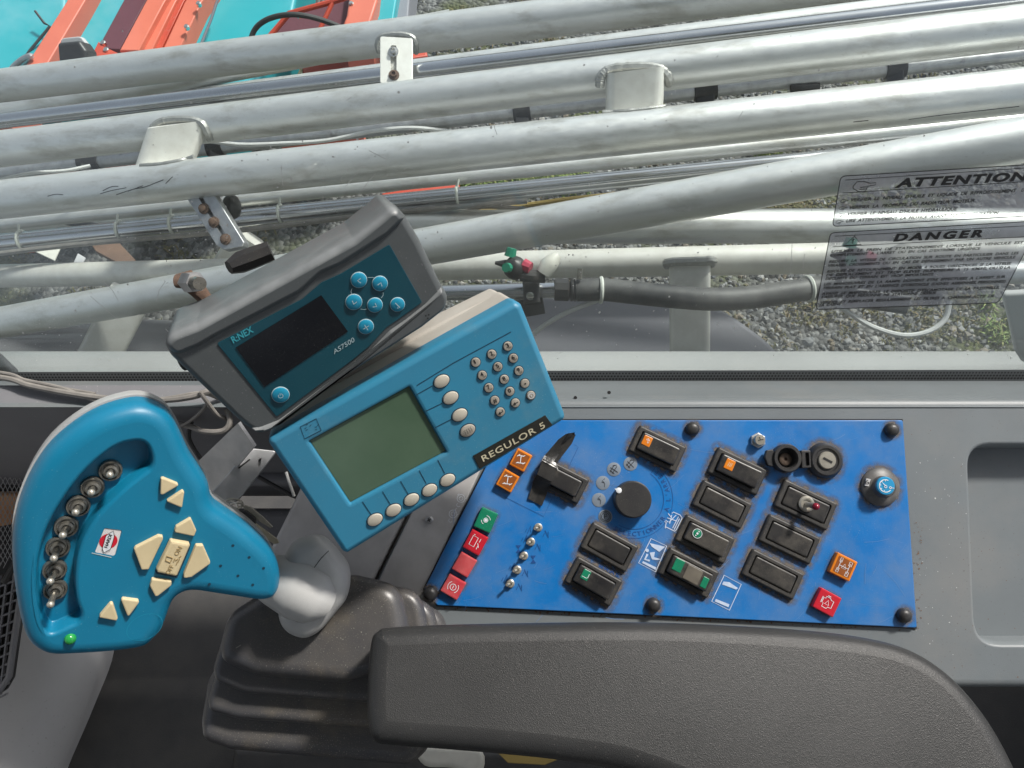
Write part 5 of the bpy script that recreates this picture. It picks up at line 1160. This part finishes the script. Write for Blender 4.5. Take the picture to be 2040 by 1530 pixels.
cable('cable', [(414,800,.632),(405,815,.635),(380,838,.64),(355,850,.65),(330,850,.66)], .0014, M['cable'], 'thin grey cable running back towards the teal lever', group=gcab)
cable('cable', [(452,815,.645),(458,840,.645),(445,858,.645),(410,860,.645),(380,850,.65),(350,842,.66)], .0025, M['cable'], 'pale grey cable looped beside the grey display', group=gcab)
cable('cable', [(382,840,.66),(376,870,.66),(390,900,.66),(410,925,.67),(440,960,.7)], .002, M['cabledark'], 'black cable hanging down behind the steel bracket', group=gcab)
cable('cable', [(515,950,.72),(560,975,.72),(590,990,.72),(640,1000,.72)], .002, M['cabledark'], 'black cable in the dark gap below the blue controller', group=gcab)
cable('cable', [(570,940,.64),(576,960,.64),(586,988,.645)], .0012, M['wtube'], 'short white cable end at the left edge of the blue controller', group=gcab)
dk = Pl(540, 1020, .80, (0,.2,1))
solo('cable_duct', slab(rnd(dk.poly([(380,1012),(760,1012),(760,1110),(420,1110)]), .01), round_prof(-.05, 0, .01)), M['dashdark'], 'dark grey duct deep in the gap behind the keys', 'duct', M=dk.M)
dk2 = Pl(540, 960, .78, (0,-.2,1))
solo('cable_duct', slab(rnd(dk2.poly([(480,944),(760,944),(760,974),(470,974)]), .006), round_prof(-.04, 0, .01)), M['dashdark'], 'dark grey ledge above the black gap beside the steel bracket', 'duct', M=dk2.M)
kp = Pl(500, 1035, .585, (.1,.1,1), -38)
t = Thing('key_bunch', 'bunch of keys on split rings hanging beside the teal lever', 'keys', kp.M)
for i, (x, y, r, e_, rot) in enumerate(((466,1003,17,.55,.6),(470,1008,15,.4,.9),(462,1006,16,.5,.3))):
    c = kp.uv(x, y); pts = [Vector((c.x + r*kp.k*math.cos(a)*math.cos(rot) - r*kp.k*e_*math.sin(a)*math.sin(rot), c.y + r*kp.k*math.cos(a)*math.sin(rot) + r*kp.k*e_*math.sin(a)*math.cos(rot), .003*math.sin(a+i)+.002*i)) for a in [2*math.pi*k/24 for k in range(25)]]
    part(t, 'ring', tube(pts, .0008, 6, caps=False), M['nickel'])
k1 = part(t, 'key', slab(rnd(kp.poly([(500,1047),(508,1042),(528,1056),(552,1074),(556,1082),(546,1084),(520,1068),(514,1066),(510,1058)], .004), .0008), round_prof(.002, .004, .0006)), M['brass'], 'brass blade with dark head')
part(k1, 'key_head', slab(rnd(kp.poly([(470,1020),(488,1016),(506,1030),(510,1044),(500,1052),(478,1040),(466,1030)], .005), .004), round_prof(.001, .005, .0012)), M['blackplastic'])
part(t, 'key', slab(rnd(kp.poly([(480,1004),(500,1010),(524,1030),(544,1050),(538,1052),(512,1036),(488,1018)], .001), .001), round_prof(-.001, .001, .0005)), M['nickel'], 'steel key')

# ------------------------------------------------------------------ rubber boot and armrest
BO = Pl(620, 1330, .60, (-.02,.20,1))
bt = Thing('rubber_boot', 'dusty black rubber bellows boot around the foot of the teal lever', 'boot', BO.M)
def fold(px, h, r, z0_):
    part(bt, 'bellows_fold', slab(rnd(BO.poly(px, h), .022, 8), [(.012,z0_),(.012,h-2.1*r),(.004,h-1.8*r),(.0008,h-1.4*r)] + round_prof(h-r, h, r, 7)[1:]), M['rubber'], sm=60)
fold([(405,1360),(392,1440),(395,1480),(450,1500),(815,1532),(850,1500),(900,1300),(880,1210),(700,1180),(480,1230)], .0, .012, -.06)
fold([(432,1320),(408,1395),(412,1420),(470,1436),(760,1456),(860,1430),(876,1270),(858,1200),(700,1165),(470,1215)], .014, .0075, -.01)
fold([(438,1270),(418,1335),(424,1360),(484,1384),(740,1404),(834,1378),(852,1260),(836,1178),(700,1155),(470,1205)], .028, .0075, .004)
fold([(446,1225),(428,1290),(434,1322),(500,1350),(680,1366),(790,1340),(812,1255),(792,1168),(700,1146),(520,1178)], .044, .012, .018)
fk = G()
for _ in range(120): fleck(random.gauss(700, 55), random.gauss(1235, 38), abs(random.gauss(.4, .4))+.3, BO, .0443, 5)
for _ in range(40): fleck(random.uniform(460, 780), random.uniform(1200, 1330), abs(random.gauss(.4, .3))+.3, BO, .0443, 5)
fk.join(stroke([BO.uv(470,1291,.0445), BO.uv(480,1285,.0445)], .0006, .0445))
M['dustfleck'] = mat('dust_fleck', (.26,.25,.22), .8)
o = part(bt, 'dust_flecks', fk, M['dustfleck'], sm=0); o['kind'] = 'stuff'
AR = Pl(1350, 1400, .505, (.03,.48,1))
ar = Thing('armrest', 'grained dark brown grey armrest pad across the lower right', 'armrest', AR.M)
part(ar, 'pad', slab(smooth(AR.poly([(726,1380),(733,1280),(748,1252),(790,1243),(1000,1236),(1300,1234),(1560,1246),(1720,1262),(1820,1288),(1900,1338),(1968,1412),(2018,1492),(2050,1570),(2060,1680),(1900,1740),(1500,1700),(1400,1600),(1260,1540),(1120,1515),(1000,1502),(880,1492),(780,1484),(742,1476),(728,1440)]), 6),
     [(0,-.07),(0,-.014),(.0014,-.0075),(.0045,-.0030),(.009,-.0009),(.014,0)]), M['armrest'], sm=60)

# ------------------------------------------------------------------ teal control lever
JS = Pl(300, 1060, .47, (.58,-.30,1))
js = Thing('control_lever', 'teal hand control with curved row of metal toggles and cream keys', 'control lever', JS.M)
z3 = lambda *p: [(x/2.781, 780+y/2.781) for x, y in p]
out = z3((900,110),(965,165),(1010,250),(1060,360),(1130,470),(1165,535),(1178,600),(1205,650),(1262,692),(1400,790),(1500,880),(1550,960),(1568,1050),(1552,1130),(1510,1170),(1440,1182),(1330,1167),(1200,1148),(1085,1132),(1020,1142),(972,1180),(946,1235),(910,1330),(850,1408),(780,1448),(600,1474),(420,1486),(300,1490),(220,1470),(150,1410),(110,1300),(75,1100),(62,900),(75,750),(110,620),(180,470),(280,330),(420,210),(560,130),(700,86),(800,78))
slot = z3((735,278),(790,280),(825,315),(843,380),(832,425),(800,452),(720,512),(640,582),(562,662),(502,740),(452,832),(424,930),(414,1050),(424,1160),(448,1228),(436,1275),(375,1305),(300,1338),(262,1330),(228,1268),(207,1150),(202,1020),(217,900),(252,780),(312,660),(392,540),(482,432),(580,347),(660,298))
lr = rnd(JS.poly(z3((578,756),(676,768),(640,905),(628,913),(523,893))), .0012)
oo = smooth(JS.poly(out), 3)
part(js, 'front_shell', slab(oo, [(0,-.020),(0,-.011),(.0008,-.0068),(.0024,-.0036),(.0048,-.0014),(.008,-.0003),(.0105,0)],
     holes=[(smooth(JS.poly(slot), 3), [(-.0022,0),(-.0008,-.0006),(0,-.0022),(.0006,-.0115),(.0012,-.0125)], True), (lr, [(0,0),(0,-.0012)], True)]), M['teal'], sm=60)
part(js, 'back_shell', slab(inset(ccw(oo), -.0010), [(.010,-.044),(.004,-.041),(.0008,-.034),(0,-.0205)]), M['gripgrey'], sm=60)
for x, y, ex, ey in ((613,447,608,462),(513,540,505,560),(433,645,418,670),(367,760,347,797),(320,875,298,925),(302,1000,278,1052),(305,1110,280,1180)):
    (cx, cy), (tx, ty) = z3((x, y), (ex, ey)); c = JS.uv(cx, cy, -.008); r = 21.5*JS.k; e = Vector((*JS.uv(tx, ty, .006), .006))
    tg = part(js, 'toggle_switch', lathe([(r*v,z-.004) for v,z in ((1,-.0085),(1,-.0066),(.94,-.0056),(.82,-.0056),(.74,-.0068),(.62,-.0066),(.60,-.0040),(.40,-.0036),(.34,-.0050))], c, 28), M['darkmetal'])
    part(tg, 'lever', tube([Vector((*c,-.010)), Vector((*c,-.010)).lerp(e,.85), e], [.0014,.0019,.0022], 10), M['darkmetal'])
    part(tg, 'lever_tip', ball(e, .0022, 12), M['nickel'])
def fan(nm, pts, h=.0032, m='cream', bv=.0008):
    return part(js, nm, slab(rnd(JS.poly(z3(*pts), h), .0010, 3), [(0,-.001),(0,h-bv),(bv*.35,h-bv*.3),(bv,h)]), M[m])
fan('cream_key', [(892,482),(906,480),(985,512),(990,522),(903,574),(888,570)])
fan('cream_key', [(920,610),(1013,549),(1022,560),(1010,643),(1000,643)])
fan('cream_key', [(968,772),(976,750),(1057,702),(1089,772),(1076,805),(970,782)])
fan('cream_key', [(742,876),(752,864),(878,800),(904,804),(903,822),(824,988),(784,990)])
fan('cream_key', [(1017,1032),(1019,1012),(1086,852),(1125,852),(1165,942),(1165,956),(1062,1030),(1028,1036)])
fan('cream_key', [(831,1080),(842,1040),(952,1053),(950,1076),(874,1136),(860,1137)])
fan('cream_key', [(549,1254),(556,1240),(612,1174),(626,1177),(653,1260),(645,1273)])
fan('cream_key', [(671,1158),(681,1149),(766,1160),(772,1170),(718,1243),(706,1245)])
part(js, 'key_well', slab(JS.poly(z3((935,818),(1058,838),(1052,870),(982,1032),(868,1010),(858,990))), [(0,-.0005),(0,.0002)]), M['inkblue'])
rk = fan('rocker_key', [(946,828),(1050,846),(1054,858),(984,1022),(972,1027),(872,1006),(868,990)], .0046, bv=.0016)
M['creamshade'] = mat('shaded_cream', (.34,.25,.12), .5)  # darker than the key: shading of the embossed letters put into the colour
tx = G()
def j3(p): return z3(p)[0]
tx.join(text(JS, 'OFF', (337,1145), (10,-17), (-8,-3.2), .0049, bold=.01)); tx.join(text(JS, 'ON', (354,1108), (9.5,-16.5), (-8,-3.4), .0049, bold=.01))
tx.join(stroke(JS.poly([(332,1108),(344,1112),(339,1121),(330,1117)], .005), .0006, .0049, closed=True))
for p in (((351,1126),(354,1119)),((355,1120),(358,1114)),((350,1117),(355,1114)),((357,1111),(361,1108)),((346,1120),(349,1113))): tx.join(stroke(JS.poly(p, .005), .0006, .0049))
gt = G(); n0 = len(tx.v); gt.v = tx.v + [v - Vector((0,0,.0009)) for v in tx.v]; gt.f = [f for f in tx.f]
# raised letters: sides under each outline edge
ec = {}
for f in tx.f:
    for a, b in zip(f, f[1:]+f[:1]): ec[(a, b)] = 1
for (a, b) in list(ec):
    if (b, a) not in ec: gt.f.append([a, a+n0, b+n0, b])
part(rk, 'lettering', gt, M['creamshade'], sm=0)
lg = part(js, 'logo_plate', slab(inset(ccw(lr), .0002), [(0,-.0013),(0,-.0004)]), mat('logo_white', (.68,.66,.66), .3, dust=.2, dsc=1500, dcol=(.4,.35,.35)))
c = JS.uv(*j3((601,830))); part(lg, 'logo_disc', flat(circ(c, 15.8*JS.k, 30), -.0003), M['hred'], sm=0)
loz = z3((628,768),(634,782),(622,870),(574,890),(568,876),(584,786))
loz = z3((629,770),(634,800),(612,872),(575,892),(567,868),(588,795))
part(lg, 'logo_band', flat(JS.poly(loz), 0.0), M['white'], sm=0)
gs = stroke(JS.poly(loz), .0003, .0003, closed=True); gs.join(text(JS, 'HARDI', j3((594,868)), (10,-26), (-6.5,-2.4), .0003, bold=.02))
part(lg, 'lettering', gs, M['ink'], sm=0)
part(js, 'logo_lip', stroke(JS.poly(z3((508,893),(618,918))), .0006, .0003), M['lightprint'], sm=0)
part(js, 'status_light', lathe([(.0034,0),(.0032,.0016),(.0022,.0028),(.001,.0032)], JS.uv(140,1274,.001), 18), M['led'])
gs = stroke(circ(JS.uv(*j3((802,1305))), 34*JS.k, 40, 28*JS.k, .3), .0003, .0001, closed=True)
part(js, 'moulding_mark', gs, M['tealkey'], sm=0)
gs = G()
for x, y in ((1290,853),(1380,918),(1460,978),(1222,965),(1318,1020),(1400,1070),(1160,1067)):
    gs.join(flat(circ(JS.uv(*j3((x, y))), 3.2*JS.k, 10), .00015))
part(js, 'grip_dimples', gs, M['inkblue'], sm=0)
# grey stem and wrist rest
part(js, 'stem', tube([JS.inv @ P(x, y, d) for x, y, d in ((520,1143,.562),(555,1156,.556),(600,1178,.548),(630,1192,.548),(646,1200,.552))], [.015,.019,.021,.019,.013], 24), M['gripgrey'], sm=60)
WR = Pl(620, 1180, .545, (.1,.05,1))
wr_out = [(548,1150),(560,1109),(578,1086),(601,1076),(622,1074),(639,1080),(657,1096),(675,1118),(688,1139),(692,1162),(690,1184),(682,1208),(666,1229),(648,1251),(630,1270),(604,1282),(575,1276),(554,1258),(545,1225)]
wr = part(js, 'wrist_rest', slab(smooth(WR.poly(wr_out), 4), [(.006,-.04),(.001,-.03),(0,-.02),(.0010,-.011),(.0035,-.005),(.007,-.0018),(.0115,-.0003),(.014,0)]), M['gripgrey'], sm=60); wr.matrix_basis = JS.inv @ WR.M
o = part(wr, 'seam', stroke(WR.poly([(655,1097),(640,1112),(628,1128),(613,1146)]), .0005, .0001), M['ink'], sm=0)
part(js, 'shaft', tube([JS.inv @ P(x, y, d) for x, y, d in ((605,1200,.55),(625,1240,.58))], [.014,.016], 16), M['blackplastic'])

# ------------------------------------------------------------------ notices on the glass
zs = lambda *p: [(1620+x/4.857, 320+y/4.857) for x, y in p]
def st(p): return zs(p)[0]
def lines(g, rows, cap):
    for s, a, b in rows:
        p0, p1 = st(a), st(b); g.join(text(GL, s, p0, (p1[0]-p0[0], p1[1]-p0[1]), (cap*.12, -cap), .0012, shear=.28, bold=.03))
def hand(g, x, y, s):
    k = s
    for pts in ([(0,4),(0,0),(8,-9),(22,-9),(32,-6),(44,-7),(44,-3),(28,0)], [(28,0),(26,5),(22,11),(10,10),(0,4)], [(14,2),(26,1)], [(12,6),(25,5)]):
        g.join(stroke([GL.uv(*st((x+a*k*5.0, y+b*k*5.0))) for a, b in pts], .0006 if s > .5 else .00035, .0012))
n1 = Thing('warning_notice', 'clear notice headed ATTENTION with pointing hand symbol, stuck on the windscreen', 'notice', GL.M, 'notices stuck on the windscreen')
A_out = rnd(GL.poly(zs((180,634),(262,148),(2500,10),(2420,515))), .004)
part(n1, 'film', slab(A_out, [(0,.0003),(0,.0006)]), M['film'], sm=0)
g_ = stroke(A_out, .0007, .001, closed=True); g_.join(stroke(GL.poly(zs((280,310),(305,185),(2480,40),(2460,175))), .0005, .001, closed=True))
g_.join(text(GL, 'ATTENTION', st((790,258)), (265,-14.5), (3.4,-16.4), .0012, shear=.2, bold=.05, space=1.15))
lines(g_, [("VERIFIER  LE  NIVEAU  D'HUILE  ET  LIQUIDE  DE  REFROIDISSEMENT", (365,395), (1970,302)), ('DU MOTEUR', (2010,300), (2260,286)), ('VERIFIER  LA  PROPRETE  DU  RADIATEUR  MOTEUR', (350,468), (1560,400)), ("VERIFIER  LE  NIVEAU  D'HUILE  HYDRAULIQUE", (333,533), (1395,480)), ('LIRE  ATTENTIVEMENT  LA  NOTICE  AVANT  TOUTE  UTILISATION', (315,597), (1795,520))], 6.0)
hand(g_, 380, 245, 1.0)
for y, x in ((388,262),(458,248),(523,230),(590,214)): hand(g_, x, y, .33)
part(n1, 'lettering', g_, M['ink'], sm=0)
n2 = Thing('warning_notice', 'clear notice headed DANGER with warning triangle, stuck below the other notice', 'notice', GL.M, 'notices stuck on the windscreen')
D_out = rnd(GL.poly(zs((20,1437),(162,695),(2200,578),(1785,1372))), .004)
part(n2, 'film', slab(D_out, [(0,.0003),(0,.0006)]), M['film'], sm=0)
g_ = stroke(D_out, .0007, .001, closed=True); g_.join(stroke(GL.poly(zs((185,830),(205,728),(2150,622),(2110,730))), .0005, .001, closed=True))
g_.join(text(GL, 'DANGER', st((772,780)), (178,-9), (2.6,-14), .0012, shear=.2, bold=.05, space=1.35))
g_.join(stroke(GL.poly(zs((293,818),(395,727),(460,808))), .0009, .0011, closed=True)); g_.join(text(GL, '!', st((372,800)), (4,0), (1.2,-9), .0013, shear=.1, bold=.03))
lines(g_, [('UTILISER  LE  FREIN  DE  STATIONNEMENT  LORSQUE  LE  VEHICULE  EST', (175,892), (2040,802)), ("COMPLETEMENT  A  L'ARRET  OU  EN  CAS  D'EXTREME  URGENCE", (165,928), (1620,860)),
 ('REDUIRE  LA  VITESSE  DE  CIRCULATION  SUR  ROUTE  EN  PARTICULIER  DANS  LES', (150,990), (1990,905)), ('VIRAGES  CROISEMENTS  OU  EN  CAS  DE  DEPASSEMENT  PAR  UN  AUTRE  VEHICULE', (145,1028), (1960,945)),
 ('RISQUES  DE  RETOURNEMENT  EN  MODE  4  ROUES  DIRECTRICES  SI  LA  VITESSE', (130,1085), (1920,1005)), ('DE  DEPLACEMENT  EST  TROP  ELEVEE  (SUPERIEURE  A  15  KM/H), OU SI LA', (122,1120), (1905,1045)),
 ('DECLIVITE  DU  TERRAIN  EST  TROP  IMPORTANTE', (115,1155), (1170,1110)), ("LES  MANOEUVRES  DE  LA  RAMPE  DOIVENT  ETRE  EFFECTUEES  A  L'ARRET, SUR", (100,1208), (1855,1135)),
 ("TERRAIN  PLAT  ET  EN  L'ABSENCE  D'OBSTACLE  (LIGNES  AERIENNES, PERSONNES)", (95,1245), (1860,1180)), ("AVANT  LE  MANOEUVRER  LE  DISPOSITIF  D'ESCAMOTAGE  DE  LA  PASSERELLE,", (80,1300), (1800,1240)),
 ("S'ASSURER  QUE  PERSONNE  NE  STATIONNE  DESSUS", (75,1332), (1190,1290)), ('VERIFIER  ET  REMPLACER  REGULIEREMENT  LES  FILTRES  A  CHARBON  ACTIF  DE', (70,1385), (1755,1320)), ('LA  CABINE', (58,1412), (270,1398))], 5.0)
part(n2, 'lettering', g_, M['ink'], sm=0)
